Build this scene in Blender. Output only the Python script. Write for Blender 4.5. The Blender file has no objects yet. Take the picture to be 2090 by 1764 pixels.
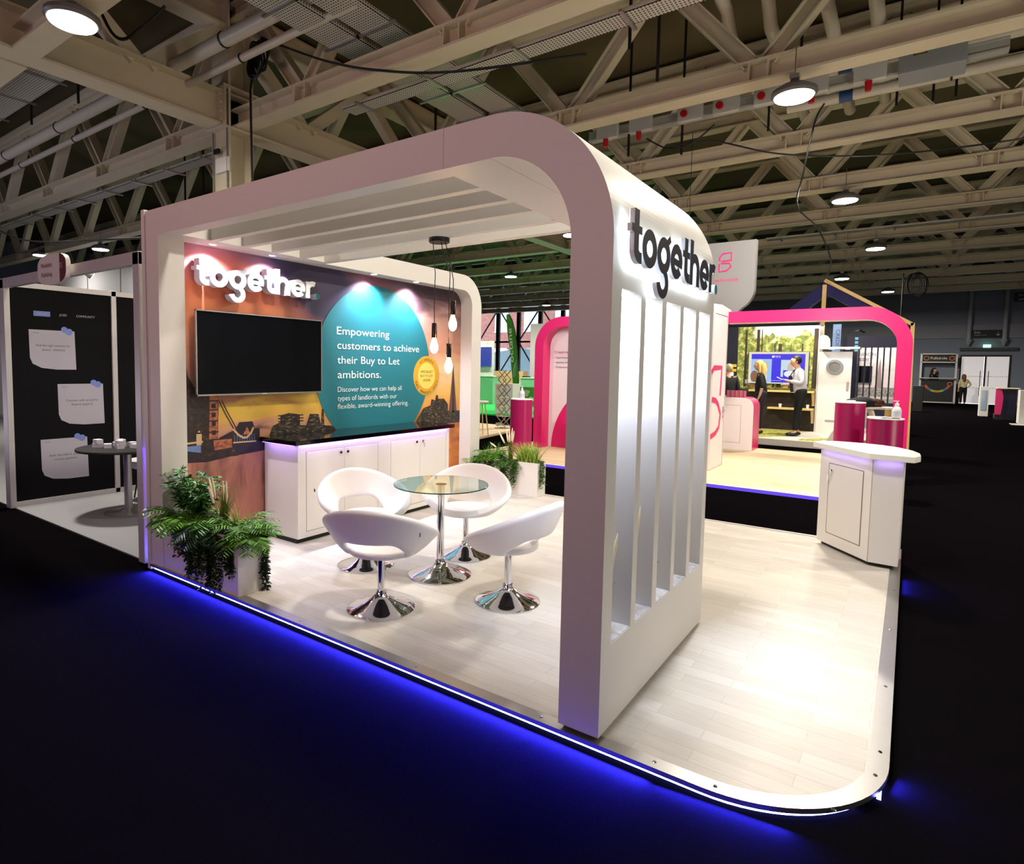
import bpy, bmesh, math, random
from mathutils import Vector, Matrix
PI = math.pi
S = bpy.context.scene
COL = S.collection
random.seed(7)
# ------------------------------------------------------------------ materials
MATS = {}
def lin(c):
    return tuple(((x/255)/12.92 if x/255 <= .04045 else ((x/255+.055)/1.055)**2.4) for x in c)
def mat(name, col=(200, 200, 200), rough=.5, metal=0., emit=None, es=0., spec=.5, trans=0., ior=1.45, alpha=1., noise=0., nscale=8., bump=0., coat=0.):
    if name in MATS: return MATS[name]
    m = bpy.data.materials.new(name); m.use_nodes = True
    n = m.node_tree.nodes; l = m.node_tree.links; b = n['Principled BSDF']
    c = lin(col); b.inputs['Base Color'].default_value = (*c, 1)
    b.inputs['Roughness'].default_value = rough; b.inputs['Metallic'].default_value = metal
    b.inputs['Specular IOR Level'].default_value = spec
    b.inputs['Transmission Weight'].default_value = trans; b.inputs['IOR'].default_value = ior
    b.inputs['Coat Weight'].default_value = coat
    if emit is not None:
        b.inputs['Emission Color'].default_value = (*emit, 1); b.inputs['Emission Strength'].default_value = es
    if noise or bump:
        t = n.new('ShaderNodeTexCoord'); k = n.new('ShaderNodeTexNoise'); k.inputs['Scale'].default_value = nscale; k.inputs['Detail'].default_value = 6
        l.new(t.outputs['Object'], k.inputs['Vector'])
        if noise:
            r = n.new('ShaderNodeMapRange'); r.inputs['To Min'].default_value = 1-noise; r.inputs['To Max'].default_value = 1+noise
            l.new(k.outputs['Fac'], r.inputs['Value'])
            v = n.new('ShaderNodeMix'); v.data_type = 'RGBA'; v.blend_type = 'MULTIPLY'; v.inputs[0].default_value = 1
            v.inputs[6].default_value = (*c, 1); l.new(r.outputs['Result'], v.inputs[7]); l.new(v.outputs[2], b.inputs['Base Color'])
        if bump:
            q = n.new('ShaderNodeBump'); q.inputs['Strength'].default_value = bump; q.inputs['Distance'].default_value = .01
            l.new(k.outputs['Fac'], q.inputs['Height']); l.new(q.outputs['Normal'], b.inputs['Normal'])
    MATS[name] = m; return m
def nodes_of(m): return m.node_tree.nodes, m.node_tree.links, m.node_tree.nodes['Principled BSDF']
def ramp(n, stops, interp='LINEAR'):
    r = n.new('ShaderNodeValToRGB'); e = r.color_ramp; e.interpolation = interp
    while len(e.elements) < len(stops): e.elements.new(.5)
    for i, (p, c) in enumerate(stops):
        e.elements[i].position = p; e.elements[i].color = (*lin(c), 1)
    return r
def wood_floor(name, c1, c2, c3, sx=.42, sy=.075, rough=.55):
    m = mat(name, c1, rough, spec=.3); n, l, b = nodes_of(m)
    t = n.new('ShaderNodeTexCoord'); br = n.new('ShaderNodeTexBrick')
    br.inputs['Scale'].default_value = 1; br.inputs['Mortar Size'].default_value = .0012; br.inputs['Brick Width'].default_value = sx; br.inputs['Row Height'].default_value = sy
    br.inputs['Color1'].default_value = (*lin(c1), 1); br.inputs['Color2'].default_value = (*lin(c2), 1); br.inputs['Mortar'].default_value = (*lin(c3), 1); br.offset = .37
    l.new(t.outputs['Object'], br.inputs['Vector'])
    mp = n.new('ShaderNodeMapping'); mp.inputs['Scale'].default_value = (2.2, 26, 1); l.new(t.outputs['Object'], mp.inputs['Vector'])
    k = n.new('ShaderNodeTexNoise'); k.inputs['Scale'].default_value = 2.5; k.inputs['Detail'].default_value = 5; l.new(mp.outputs['Vector'], k.inputs['Vector'])
    r = n.new('ShaderNodeMapRange'); r.inputs['To Min'].default_value = .86; r.inputs['To Max'].default_value = 1.12; l.new(k.outputs['Fac'], r.inputs['Value'])
    v = n.new('ShaderNodeMix'); v.data_type = 'RGBA'; v.blend_type = 'MULTIPLY'; v.inputs[0].default_value = 1
    l.new(br.outputs['Color'], v.inputs[6]); l.new(r.outputs['Result'], v.inputs[7]); l.new(v.outputs[2], b.inputs['Base Color'])
    return m
def emis(name, rgb, s): return mat(name, (20, 20, 20), .6, emit=rgb, es=s)

WHITE = mat('painted_white', (226, 222, 216), .42)
WALLW = mat('wall_white', (222, 218, 212), .55)
CREAM = mat('steel_cream', (205, 196, 168), .45, noise=.06, nscale=3)
BLACKM = mat('matt_black', (14, 14, 15), .5)
GLOSSB = mat('gloss_black', (6, 6, 7), .08, spec=.6)
CARPET = mat('black_carpet', (11, 9, 11), 1., spec=.0, noise=.35, nscale=260, bump=.4)
CHROME = mat('chrome', (225, 225, 228), .06, metal=1)
ALU = mat('brushed_aluminium', (178, 176, 174), .32, metal=.85, noise=.06, nscale=12)
LEATHER = mat('white_leatherette', (236, 234, 236), .38, bump=.08, nscale=160)
DARKPL = mat('black_plastic', (20, 20, 22), .4)
GLASS = mat('clear_glass', (225, 245, 238), .0, trans=1., ior=1.45)
GREENGLASS = mat('table_glass', (226, 248, 240), .0, trans=1., ior=1.4)
GLASSEDGE = mat('glass_edge', (20, 84, 74), .1, trans=.3)
PINK = mat('magenta_laminate', (214, 34, 108), .32)
PINKW = mat('pale_laminate', (226, 216, 220), .5)
TEAL = mat('teal_print', (20, 112, 122), .6)
NAVY = mat('navy_paint', (9, 10, 40), .5)
PINE = mat('pine_wood', (214, 184, 120), .5, noise=.12, nscale=9)
SKIN = mat('skin', (214, 160, 134), .5)
LEDB = emis('blue_led', (.16, .2, 1.), 34)
VIOL = emis('violet_led', (.30, .16, 1.), 9)
WARM = emis('warm_bulb', (1., .62, .28), 14)
LAMPE = emis('cool_lamp', (1., .98, .92), 22)
DOWNE = emis('downlight_led', (.85, .9, 1.), 30)
HALO = emis('halo_led', (.82, .93, 1.), 9)
# ------------------------------------------------------------------ objects
ORG = {}
def link(o):
    COL.objects.link(o); return o
def tag(o, label=None, cat=None, group=None, kind=None):
    if label: o['label'] = label
    if cat: o['category'] = cat
    if group: o['group'] = group
    if kind: o['kind'] = kind
    return o
def thing(name, loc, label, cat, group=None, rz=0):
    o = bpy.data.objects.new(name, None); link(o); o.location = loc; o.rotation_euler = (0, 0, rz); o.empty_display_size = .1
    ORG[o] = Vector(loc) if rz == 0 else Vector((0, 0, 0))
    return tag(o, label, cat, group)
def copy_tree(o, parent=None):
    c = o.copy(); COL.objects.link(c); ORG[c] = ORG.get(o, Vector())
    if parent: c.parent = parent
    for ch in list(o.children): copy_tree(ch, c)
    return c
TXT = {}
def text_mesh(s, bold=0.):
    k = (s, bold)
    if k in TXT: return TXT[k]
    cu = bpy.data.curves.new('t', 'FONT'); cu.body = s; cu.size = 1; cu.resolution_u = 4; cu.offset = bold
    ob = bpy.data.objects.new('t', cu); link(ob)
    bpy.context.view_layer.update()
    me = bpy.data.meshes.new_from_object(ob.evaluated_get(bpy.context.evaluated_depsgraph_get()))
    vs = [tuple(v.co) for v in me.vertices]; fs = [tuple(p.vertices) for p in me.polygons]
    bpy.data.objects.remove(ob); bpy.data.curves.remove(cu); bpy.data.meshes.remove(me)
    TXT[k] = (vs, fs); return TXT[k]
class MB:
    def __init__(s): s.v = []; s.f = []; s.m = []; s.X = Matrix.Identity(4)
    def add(s, vs, fs, mi=0):
        n = len(s.v); s.v += [tuple(s.X @ Vector(v)) for v in vs]; s.f += [tuple(i+n for i in f) for f in fs]; s.m += [mi]*len(fs); return s
    def box(s, a, b, mi=0):
        (x0, y0, z0), (x1, y1, z1) = [min(p, q) for p, q in zip(a, b)], [max(p, q) for p, q in zip(a, b)]
        vs = [(x0, y0, z0), (x1, y0, z0), (x1, y1, z0), (x0, y1, z0), (x0, y0, z1), (x1, y0, z1), (x1, y1, z1), (x0, y1, z1)]
        return s.add(vs, [(0, 3, 2, 1), (4, 5, 6, 7), (0, 1, 5, 4), (1, 2, 6, 5), (2, 3, 7, 6), (3, 0, 4, 7)], mi)
    def prism(s, pts, axis, lo, hi, mi=0):
        def P(p, h):
            return {'x': (h, p[0], p[1]), 'y': (p[0], h, p[1]), 'z': (p[0], p[1], h)}[axis]
        n = len(pts); vs = [P(p, lo) for p in pts]+[P(p, hi) for p in pts]
        fs = [tuple(range(n)), tuple(reversed(range(n, 2*n)))]+[(i, i+n, (i+1) % n+n, (i+1) % n) for i in range(n)]
        A = sum(pts[i][0]*pts[(i+1) % n][1]-pts[(i+1) % n][0]*pts[i][1] for i in range(n))
        pos = (A > 0) != (axis == 'y')
        if hi < lo: pos = not pos
        if pos: fs = [tuple(reversed(f)) for f in fs]
        return s.add(vs, fs, mi)
    def strip(s, outer, inner, axis, lo, hi, mi=0):
        for i in range(len(outer)-1):
            s.prism([outer[i], outer[i+1], inner[i+1], inner[i]], axis, lo, hi, mi)
        return s
    def poly(s, pts, mi=0): return s.add(pts, [tuple(range(len(pts)))], mi)
    def lathe(s, prof, c=(0, 0, 0), n=32, mi=0):
        vs = []; fs = []
        for r, z in prof:
            for i in range(n):
                a = 2*PI*i/n; vs.append((c[0]+r*math.cos(a), c[1]+r*math.sin(a), c[2]+z))
        for k in range(len(prof)-1):
            for i in range(n):
                j = (i+1) % n; fs.append((k*n+i, k*n+j, (k+1)*n+j, (k+1)*n+i))
        ring = prof[0] == prof[-1]
        if prof[0][0] > 1e-6 and not ring: fs.append(tuple(reversed(range(n))))
        if prof[-1][0] > 1e-6 and not ring: fs.append(tuple(range((len(prof)-1)*n, len(prof)*n)))
        return s.add(vs, fs, mi)
    def tube(s, pts, r, n=8, mi=0, cap=True):
        pts = [Vector(p) for p in pts]; rs = r if isinstance(r, (list, tuple)) else [r]*len(pts)
        vs = []; fs = []; up = None
        for i, p in enumerate(pts):
            d = (pts[min(i+1, len(pts)-1)]-pts[max(i-1, 0)]).normalized()
            if up is None: up = Vector((0, 0, 1)) if abs(d.z) < .9 else Vector((1, 0, 0))
            a = d.cross(up)
            if a.length < 1e-4: a = d.cross(Vector((1, 0, 0)))
            a.normalize(); b = a.cross(d); up = b.copy() if abs(b.dot(up)) > .2 else up
            for k in range(n):
                t = 2*PI*k/n; vs.append(tuple(p+(a*math.cos(t)+b*math.sin(t))*rs[i]))
        for i in range(len(pts)-1):
            for k in range(n):
                j = (k+1) % n; fs.append((i*n+k, i*n+j, (i+1)*n+j, (i+1)*n+k))
        if cap: fs.append(tuple(reversed(range(n)))); fs.append(tuple(range((len(pts)-1)*n, len(pts)*n)))
        return s.add(vs, fs, mi)
    def bar(s, p, q, w, h, mi=0):
        p = Vector(p); q = Vector(q); d = (q-p).normalized(); up = Vector((0, 0, 1)) if abs(d.z) < .95 else Vector((0, 1, 0))
        a = d.cross(up).normalized()*w/2; b = a.cross(d).normalized()*h/2
        vs = [tuple(x) for x in (p-a-b, p+a-b, p+a+b, p-a+b, q-a-b, q+a-b, q+a+b, q-a+b)]
        return s.add(vs, [(0, 1, 2, 3), (7, 6, 5, 4), (0, 4, 5, 1), (1, 5, 6, 2), (2, 6, 7, 3), (3, 7, 4, 0)], mi)
    def sphere(s, c, r, n=16, m=10, mi=0, sc=(1, 1, 1)):
        vs = [(c[0], c[1], c[2]-r*sc[2])]; fs = []
        for k in range(1, m):
            t = -PI/2+PI*k/m
            for i in range(n):
                a = 2*PI*i/n; vs.append((c[0]+r*sc[0]*math.cos(t)*math.cos(a), c[1]+r*sc[1]*math.cos(t)*math.sin(a), c[2]+r*sc[2]*math.sin(t)))
        vs.append((c[0], c[1], c[2]+r*sc[2])); L = len(vs)-1
        for i in range(n):
            j = (i+1) % n; fs.append((0, 1+j, 1+i)); fs.append((L, L-n+i, L-n+j))
        for k in range(m-2):
            for i in range(n):
                j = (i+1) % n; fs.append((1+k*n+i, 1+k*n+j, 1+(k+1)*n+j, 1+(k+1)*n+i))
        return s.add(vs, fs, mi)
    def text(s, txt, M, width=None, height=None, mi=0, bold=0., depth=0., align='L', serif=False):
        """glyphs in local xy, scaled so caps are `height` high and the line `width` wide, then placed by M"""
        vs, fs = text_mesh(txt, bold)
        if not vs: return s
        if serif:
            ed = {}
            for f in fs:
                for i in range(len(f)):
                    e = (f[i], f[(i+1) % len(f)])
                    if (e[1], e[0]) in ed: del ed[(e[1], e[0])]
                    else: ed[e] = 1
            vs = list(vs); fs = list(fs)
            for a, b in list(ed):
                (xa, ya, _), (xb, yb, _) = vs[a], vs[b]; ln = abs(xa-xb)
                if abs(ya-yb) < .002 and .05 < ln < .15:
                    lo = min(xa, xb); hi = max(xa, xb); up = xb < xa; y0_ = ya-.032 if up else ya; y1_ = ya if up else ya+.032; k_ = len(vs); xr = hi+(.012 if up and ya > .2 else .042)
                    vs += [(lo-.042, y0_, 0), (xr, y0_, 0), (xr, y1_, 0), (lo-.042, y1_, 0)]; fs.append((k_, k_+1, k_+2, k_+3))
        x0 = min(v[0] for v in vs); x1 = max(v[0] for v in vs); k = (height or .1)/.73
        kx = k if width is None else width/(x1-x0); w = (x1-x0)*kx
        off = {'L': 0, 'C': -w/2, 'R': -w}[align]
        P = [tuple(M @ Vector(((v[0]-x0)*kx+off, v[1]*k, depth))) for v in vs]
        s.add(P, fs, mi)
        if depth:
            n = len(vs); ed = {}
            for f in fs:
                for i in range(len(f)):
                    e = (f[i], f[(i+1) % len(f)])
                    if (e[1], e[0]) in ed: del ed[(e[1], e[0])]
                    else: ed[e] = 1
            Q = [tuple(M @ Vector(((v[0]-x0)*kx+off, v[1]*k, 0))) for v in vs]
            s.add(P+Q, [(a, a+n, b+n, b) for a, b in ed], mi)
        return s
    def build(s, name, mats, parent=None, smooth=None, bevel=0., base=True):
        me = bpy.data.meshes.new(name)
        if parent is not None: o0 = ORG.get(parent, Vector())
        elif base and s.v:
            xs, ys, zs = zip(*s.v); o0 = Vector(((min(xs)+max(xs))/2, (min(ys)+max(ys))/2, min(zs)))
        else: o0 = Vector()
        me.from_pydata([(a-o0.x, b-o0.y, c-o0.z) for a, b, c in s.v], [], s.f)
        if not isinstance(mats, (list, tuple)): mats = [mats]
        for m in mats: me.materials.append(m)
        if len(mats) > 1: me.polygons.foreach_set('material_index', s.m)
        if smooth:
            me.polygons.foreach_set('use_smooth', [True]*len(me.polygons)); me.set_sharp_from_angle(angle=math.radians(smooth))
        if len(me.polygons) < 30000:
            b_m = bmesh.new(); b_m.from_mesh(me); bmesh.ops.remove_doubles(b_m, verts=b_m.verts, dist=1e-6); bmesh.ops.recalc_face_normals(b_m, faces=b_m.faces); b_m.to_mesh(me); b_m.free()
        me.update(); o = bpy.data.objects.new(name, me); link(o)
        if parent is not None: o.parent = parent
        else: o.location = o0
        ORG[o] = o0
        if bevel:
            b = o.modifiers.new('bevel', 'BEVEL'); b.width = bevel; b.segments = 2; b.limit_method = 'ANGLE'; b.angle_limit = math.radians(40)
        return o
def bx(a, b): return MB().box(a, b)
def frame_yz(x, y0, z): return Matrix(((0, 0, 1, x), (1, 0, 0, y0), (0, 1, 0, z), (0, 0, 0, 1)))      # text facing +x, reading along +y
def frame_xz(x0, y, z): return Matrix(((1, 0, 0, x0), (0, 0, -1, y), (0, 1, 0, z), (0, 0, 0, 1)))     # text facing -y, reading along +x
def arc(cx, cy, r, a0, a1, n=24): return [(cx+r*math.cos(math.radians(a0+(a1-a0)*i/n)), cy+r*math.sin(math.radians(a0+(a1-a0)*i/n))) for i in range(n+1)]
def light(kind, name, loc, power, color=(1, 1, 1), size=.1, rot=None, **kw):
    d = bpy.data.lights.new(name, kind); d.energy = power; d.color = color
    if kind == 'AREA':
        d.shape = kw.get('shape', 'DISK'); d.size = size
        if 'size_y' in kw: d.size_y = kw['size_y']
        if 'spread' in kw: d.spread = math.radians(kw['spread'])
    else: d.shadow_soft_size = size
    if kind == 'SPOT': d.spot_size = math.radians(kw.get('angle', 60)); d.spot_blend = kw.get('blend', .5)
    o = bpy.data.objects.new(name, d); link(o); o.location = loc
    if rot is not None:
        v = Vector(rot); o.rotation_euler = v.to_track_quat('-Z', 'Y').to_euler()
    return o
ZP = .05
# ================================================================== camera
cam = bpy.data.cameras.new('camera'); co = link(bpy.data.objects.new('camera', cam)); S.camera = co
yaw, pitch, roll, f = -0.6266, -0.0682, 0.0161, 1235.93
cy, sy, cp, sp = math.cos(yaw), math.sin(yaw), math.cos(pitch), math.sin(pitch)
F = Vector((sy*cp, cy*cp, sp)); Rr = Vector((cy, -sy, 0)); U = Rr.cross(F)
R2 = math.cos(roll)*Rr+math.sin(roll)*U; U2 = -math.sin(roll)*Rr+math.cos(roll)*U
co.matrix_world = Matrix(((R2.x, U2.x, -F.x, 5.0536), (R2.y, U2.y, -F.y, -2.4665), (R2.z, U2.z, -F.z, 1.7246), (0, 0, 0, 1)))
cam.sensor_width = 36; cam.lens = f/2090*36; cam.shift_x = 82.745/2090; cam.shift_y = -47.847/2090; cam.clip_end = 400
S.view_settings.view_transform = 'Standard'; S.view_settings.look = 'None'; S.view_settings.gamma = 1; S.view_settings.use_curve_mapping = False
S.view_settings.exposure = -.22
w = bpy.data.worlds.new('sky'); S.world = w; w.use_nodes = True
w.node_tree.nodes['Background'].inputs[0].default_value = (.80, .87, 1, 1); w.node_tree.nodes['Background'].inputs[1].default_value = 3.2
# ================================================================== hall shell
def struct(name, mb, m, **k): return tag(mb.build(name, m, **k), kind='structure')
WX0, WX1, WY0, WY1, WZ = -36, 17, -13, 45, 8.3
struct('floor', bx((WX0, WY0, -.1), (WX1, WY1, 0)), CARPET)
CEIL = mat('ceiling_slab', (92, 84, 56), .8, noise=.3, nscale=.6)
struct('ceiling', bx((WX0, WY0, WZ), (WX1, WY1, WZ+.2)), CEIL)
GREYW = mat('blue_grey_wall', (130, 138, 154), .7, noise=.05, nscale=1)
struct('wall_left', bx((WX0-.2, WY0, 0), (WX0, WY1, WZ)), GREYW)
struct('wall_right', bx((WX1, WY0, 0), (WX1+.2, WY1, WZ)), GREYW)
struct('wall_front', bx((WX0, WY0-.2, 0), (WX1, WY0, WZ)), GREYW)
b = MB(); b.box((-12, WY1, 0), (7.4, WY1+.2, WZ)); b.box((9.75, WY1, 0), (WX1, WY1+.2, WZ)); b.box((7.4, WY1, 2.95), (9.75, WY1+.2, WZ))
struct('wall_back', b, GREYW)
struct('trim_1', bx((-12, WY1-.12, 3.95), (WX1, WY1, 4.75)), mat('grey_band', (142, 146, 156), .6))
# glazed wall with the brick building outside
DSTEEL = mat('dark_steel', (34, 26, 24), .5)
g = MB(); g.box((WX0, WY1, 0), (-12, WY1+.15, .4)); g.box((WX0, WY1, 7.3), (-12, WY1+.15, WZ))
fr = g.build('window_1', GREYW); tag(fr, kind='structure')
m_ = MB()
xs = [-35.2+2.23*i for i in range(11)]
for i, x in enumerate(xs):
    m_.box((x-.17, WY1-.25, .4), (x+.17, WY1, 7.3))
    if i < 10:
        if i % 2 == 0: m_.bar((x, WY1-.1, 7.2), (x+2.23, WY1-.1, 4.1), .1, .1); m_.bar((x, WY1-.1, .9), (x+2.23, WY1-.1, 4.1), .1, .1)
        else: m_.bar((x, WY1-.1, 4.1), (x+2.23, WY1-.1, 7.2), .1, .1); m_.bar((x, WY1-.1, 4.1), (x+2.23, WY1-.1, .9), .1, .1)
m_.box((WX0, WY1-.15, 4.02), (-12, WY1-.03, 4.18)); m_.build('window_frame', DSTEEL, fr)
bx((WX0, WY1+.02, .4), (-12, WY1+.04, 7.3)).build('glass_pane', mat('thin_glass', (235, 245, 245), 0, trans=1, ior=1.05), fr)
# brick building outside
brick = mat('red_brick', (176, 112, 100), .9); n, l, b_ = nodes_of(brick)
tc = n.new('ShaderNodeTexCoord'); mp = n.new('ShaderNodeMapping'); mp.inputs['Rotation'].default_value = (PI/2, 0, 0); br = n.new('ShaderNodeTexBrick')
br.inputs['Scale'].default_value = 1.6; br.inputs['Color1'].default_value = (*lin((186, 116, 104)), 1); br.inputs['Color2'].default_value = (*lin((160, 92, 82)), 1); br.inputs['Mortar'].default_value = (*lin((190, 160, 150)), 1)
l.new(tc.outputs['Object'], mp.inputs['Vector']); l.new(mp.outputs['Vector'], br.inputs['Vector']); l.new(br.outputs['Color'], b_.inputs['Base Color'])
t = thing('brick_building', (-30, 62, 0), 'red brick building with white sash windows outside the glazed hall wall', 'building')
bx((-60, 62, 0), (4, 70, 16)).build('facade', brick, t)
STONE = mat('white_window', (226, 228, 230), .6)
for j, z in enumerate((1.2, 6.3)):
    for i in range(12):
        x = -50+4.3*i; q = MB()
        q.box((x-1.05, 61.85, z-.15), (x+1.05, 62.05, z)); q.box((x-1, 61.9, z), (x-.9, 62.05, z+3)); q.box((x+.9, 61.9, z), (x+1, 62.05, z+3)); q.box((x-1, 61.9, z+2.9), (x+1, 62.05, z+3))
        q.box((x-.04, 61.92, z), (x+.04, 62.05, z+3)); q.box((x-.9, 61.92, z+1.45), (x+.9, 62.05, z+1.55)); q.box((x-.9, 61.96, z), (x+.9, 62, z+2.9), 1)
        q.build('window', [STONE, mat('pale_pane', (226, 230, 234), .3)], t)
t = thing('conservatory', (-24, 54, 0), 'low grey glass roofed shed between the hall and the brick building', 'shed')
q = MB(); q.prism([(-33, 0), (-33, 3.4), (-29, 3.9), (-25, 2.2), (-25, 0)], 'y', 54, 58); q.prism([(-24.6, 0), (-24.6, 1.6), (-20, 3.3), (-15, 3.3), (-15, 0)], 'y', 54, 58)
q.build('shed_body', mat('shed_glass', (128, 146, 152), .3, noise=.2, nscale=1.5), t)
# exit doors in the back wall
d = bx((7.4, WY1-.06, 2.85), (9.75, WY1+.1, 2.95)).build('door_1', DSTEEL); tag(d, kind='structure')
q = MB(); q.box((7.4, WY1-.06, 0), (7.48, WY1+.1, 2.85)); q.box((9.67, WY1-.06, 0), (9.75, WY1+.1, 2.85)); q.box((8.56, WY1-.06, 0), (8.64, WY1+.1, 2.85)); q.build('door_frame', DSTEEL, d)
DP = mat('lit_lobby_panel', (214, 208, 206), .6, emit=(.8, .76, .76), es=.55)
for x in (7.48, 8.64):
    lf = bx((x, WY1+.02, .02), (x+1.06 if x < 8 else x+1.03, WY1+.05, 2.85)).build('door_leaf', DP, d)
    q = MB()
    for zz in (.95, 1.65):
        for i in range(10): q.box((x+.06+i*.1, WY1+.005, zz), (x+.1+i*.1, WY1+.02, zz+.03))
    q.box((x+.9, WY1-.02, .5), (x+.93, WY1+.01, 2.0)) if x < 8 else q.box((x+.12, WY1-.02, .5), (x+.15, WY1+.01, 2.0))
    q.build('door_handle', BLACKM, lf)
q = bx((7.35, WY1-.2, 3.2), (10.0, WY1, 3.38)); struct('trim_2', q, mat('soffit_dark', (70, 72, 78), .6))
# wall pipes / columns by the door
for x, lb in ((7.72, 'grey downpipe running down the back wall left of the exit sign'), (9.35, 'grey downpipe running down the back wall right of the exit sign')):
    q = MB().tube([(x, WY1-.3, 8.2), (x, WY1-.3, 3.85)], .12, 12).tube([(x, WY1-.3, 3.85), (x, WY1-.3, 3.5)], [.2, .05], 12); tag(q.build('wall_pipe', mat('pipe_grey', (168, 170, 176), .5), smooth=40), lb, 'pipe')
t = thing('exit_sign', (8.55, WY1-.3, 4.0), 'dark hanging board reading Exit with a white arrow above the doors', 'sign')
bx((7.87, WY1-.34, 3.98), (9.22, WY1-.28, 4.42)).build('board', mat('sign_dark', (18, 20, 32), .5), t)
q = MB().text('Exit', frame_xz(7.98, WY1-.345, 4.22), height=.13).text('Emergency exit only', frame_xz(7.98, WY1-.345, 4.1), height=.05)
q.bar((9.05, WY1-.35, 4.34), (9.05, WY1-.35, 4.1), .01, .03).bar((9.05, WY1-.35, 4.08), (8.97, WY1-.35, 4.18), .01, .03).bar((9.05, WY1-.35, 4.08), (9.13, WY1-.35, 4.18), .01, .03); q.build('lettering', WHITE, t)
t = thing('emergency_light', (8.5, WY1-.3, 3.4), 'small glowing green running man light above the exit doors', 'sign')
bx((8.42, WY1-.24, 3.38), (8.78, WY1-.2, 3.56)).build('lit_panel', emis('green_exit', (.35, 1, .6), 2.6), t)
t = thing('fire_exit_sign', (10.2, WY1-.3, 6), 'dark green Fire exit board high on the back wall at the right edge', 'sign')
bx((9.65, WY1-.3, 6.02), (11.0, WY1-.25, 6.55)).build('board', mat('sign_green', (10, 56, 44), .5), t)
MB().text('Fire', frame_xz(9.85, WY1-.305, 6.33), height=.14).text('exit', frame_xz(9.85, WY1-.305, 6.1), height=.14).build('lettering', WHITE, t)
# ================================================================== steel roof structure
def ibeam_x(q, x0, x1, y, z0, z1, w=.34, t=.035):
    q.box((x0, y-w/2, z0), (x1, y+w/2, z0+t)); q.box((x0, y-w/2, z1-t), (x1, y+w/2, z1)); q.box((x0, y-.02, z0+t), (x1, y+.02, z1-t))
def hbar(q, p, q2, w=.24, h=.2):
    p = Vector(p); q2 = Vector(q2); d = (q2-p).normalized(); n = d.cross(Vector((0, 1, 0))).normalized()
    a = n*w/2
    for sgn in (-1, 1):
        c = n*(sgn*w/2); y = .1
        vs = [tuple(v) for v in (p+c+Vector((0, -y, 0)), p+c+Vector((0, y, 0)), q2+c+Vector((0, y, 0)), q2+c+Vector((0, -y, 0)))]
        c2 = n*(sgn*(w/2-.025)); vs += [tuple(v) for v in (p+c2+Vector((0, -y, 0)), p+c2+Vector((0, y, 0)), q2+c2+Vector((0, y, 0)), q2+c2+Vector((0, -y, 0)))]
        q.add(vs, [(0, 1, 2, 3), (7, 6, 5, 4), (0, 3, 7, 4), (1, 5, 6, 2), (0, 4, 5, 1), (3, 2, 6, 7)])
    c = a
    vs = [tuple(v) for v in (p-c+Vector((0, -.015, 0)), p+c+Vector((0, -.015, 0)), q2+c+Vector((0, -.015, 0)), q2-c+Vector((0, -.015, 0)), p-c+Vector((0, .015, 0)), p+c+Vector((0, .015, 0)), q2+c+Vector((0, .015, 0)), q2-c+Vector((0, .015, 0)))]
    q.add(vs, [(0, 1, 2, 3), (7, 6, 5, 4), (0, 4, 5, 1), (3, 2, 6, 7)])
ORDN = ['first', 'second', 'third', 'fourth', 'fifth', 'sixth', 'seventh', 'eighth', 'ninth', 'tenth', 'eleventh', 'twelfth', 'thirteenth', 'fourteenth']
TY = [.95+3.32*i for i in range(12)]
t0 = thing('roof_truss', (0, TY[0], 6), 'x', 'truss', 'roof trusses spanning the hall')
q = MB(); ibeam_x(q, -5.2, WX1, TY[0], 6.0, 6.32); ibeam_x(q, WX0, -5.7, TY[0], 6.0, 6.32)
nod = [-.15+3.14*k for k in range(-1, 6)]; nodl = [-7.4-3.17*k for k in range(9)]
for x in nod+nodl:
    for s_ in (-.13, .13): q.box((x+s_-.01, TY[0]-.16, 6.035), (x+s_+.01, TY[0]+.16, 6.285))
q.build('bottom_chord', CREAM, t0)
q = MB(); ibeam_x(q, WX0, WX1, TY[0], 7.9, 8.2, .3); q.build('top_chord', CREAM, t0)
for x in nod+nodl:
    for s_ in (-1, 1):
        q = MB(); hbar(q, (x+s_*.12, TY[0], 6.3), (x+s_*1.5, TY[0], 7.95)); q.build('brace', CREAM, t0)
for i, y in enumerate(TY):
    o = t0 if i == 0 else copy_tree(t0)
    o.location.y = y; o['label'] = 'cream steel roof truss with V braces, %s one counting from the camera into the hall' % ORDN[i]
# girder running away from camera with column
t = thing('roof_girder', (-5.4, 4, 6), 'deep cream steel girder running into the hall over the stand, crossing the trusses', 'girder')
q = MB()
for z0, z1 in ((6.0, 6.62), (7.75, 8.2)):
    q.box((-5.62, WY0, z0), (-5.2, WY1, z0+.04)); q.box((-5.62, WY0, z1-.04), (-5.2, WY1, z1)); q.box((-5.43, WY0, z0+.04), (-5.39, WY1, z1-.04))
q.build('girder_chords', CREAM, t)
for k in range(-3, 12):
    for s_ in (-1, 1):
        q = MB(); y = 2.6+3.32*k; q.bar((-5.41, y+s_*.1, 6.6), (-5.41, y+s_*1.5, 7.78), .22, .24); q.build('brace', CREAM, t)
t = thing('steel_column', (-5.41, 4.27, 0), 'cream steel column rising behind the stand to the roof girder', 'column')
q = MB(); q.box((-5.68, 4.02, 0), (-5.14, 4.06, 8.2)); q.box((-5.68, 4.48, 0), (-5.14, 4.52, 8.2)); q.box((-5.43, 4.06, 0), (-5.39, 4.48, 8.2)); q.build('shaft', CREAM, t)
q = MB()
for z in (5.95, 6.66): q.box((-5.72, 3.9, z), (-5.1, 4.64, z+.04))
q.box((-5.7, 3.93, 5.99), (-5.12, 3.96, 6.66))
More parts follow.
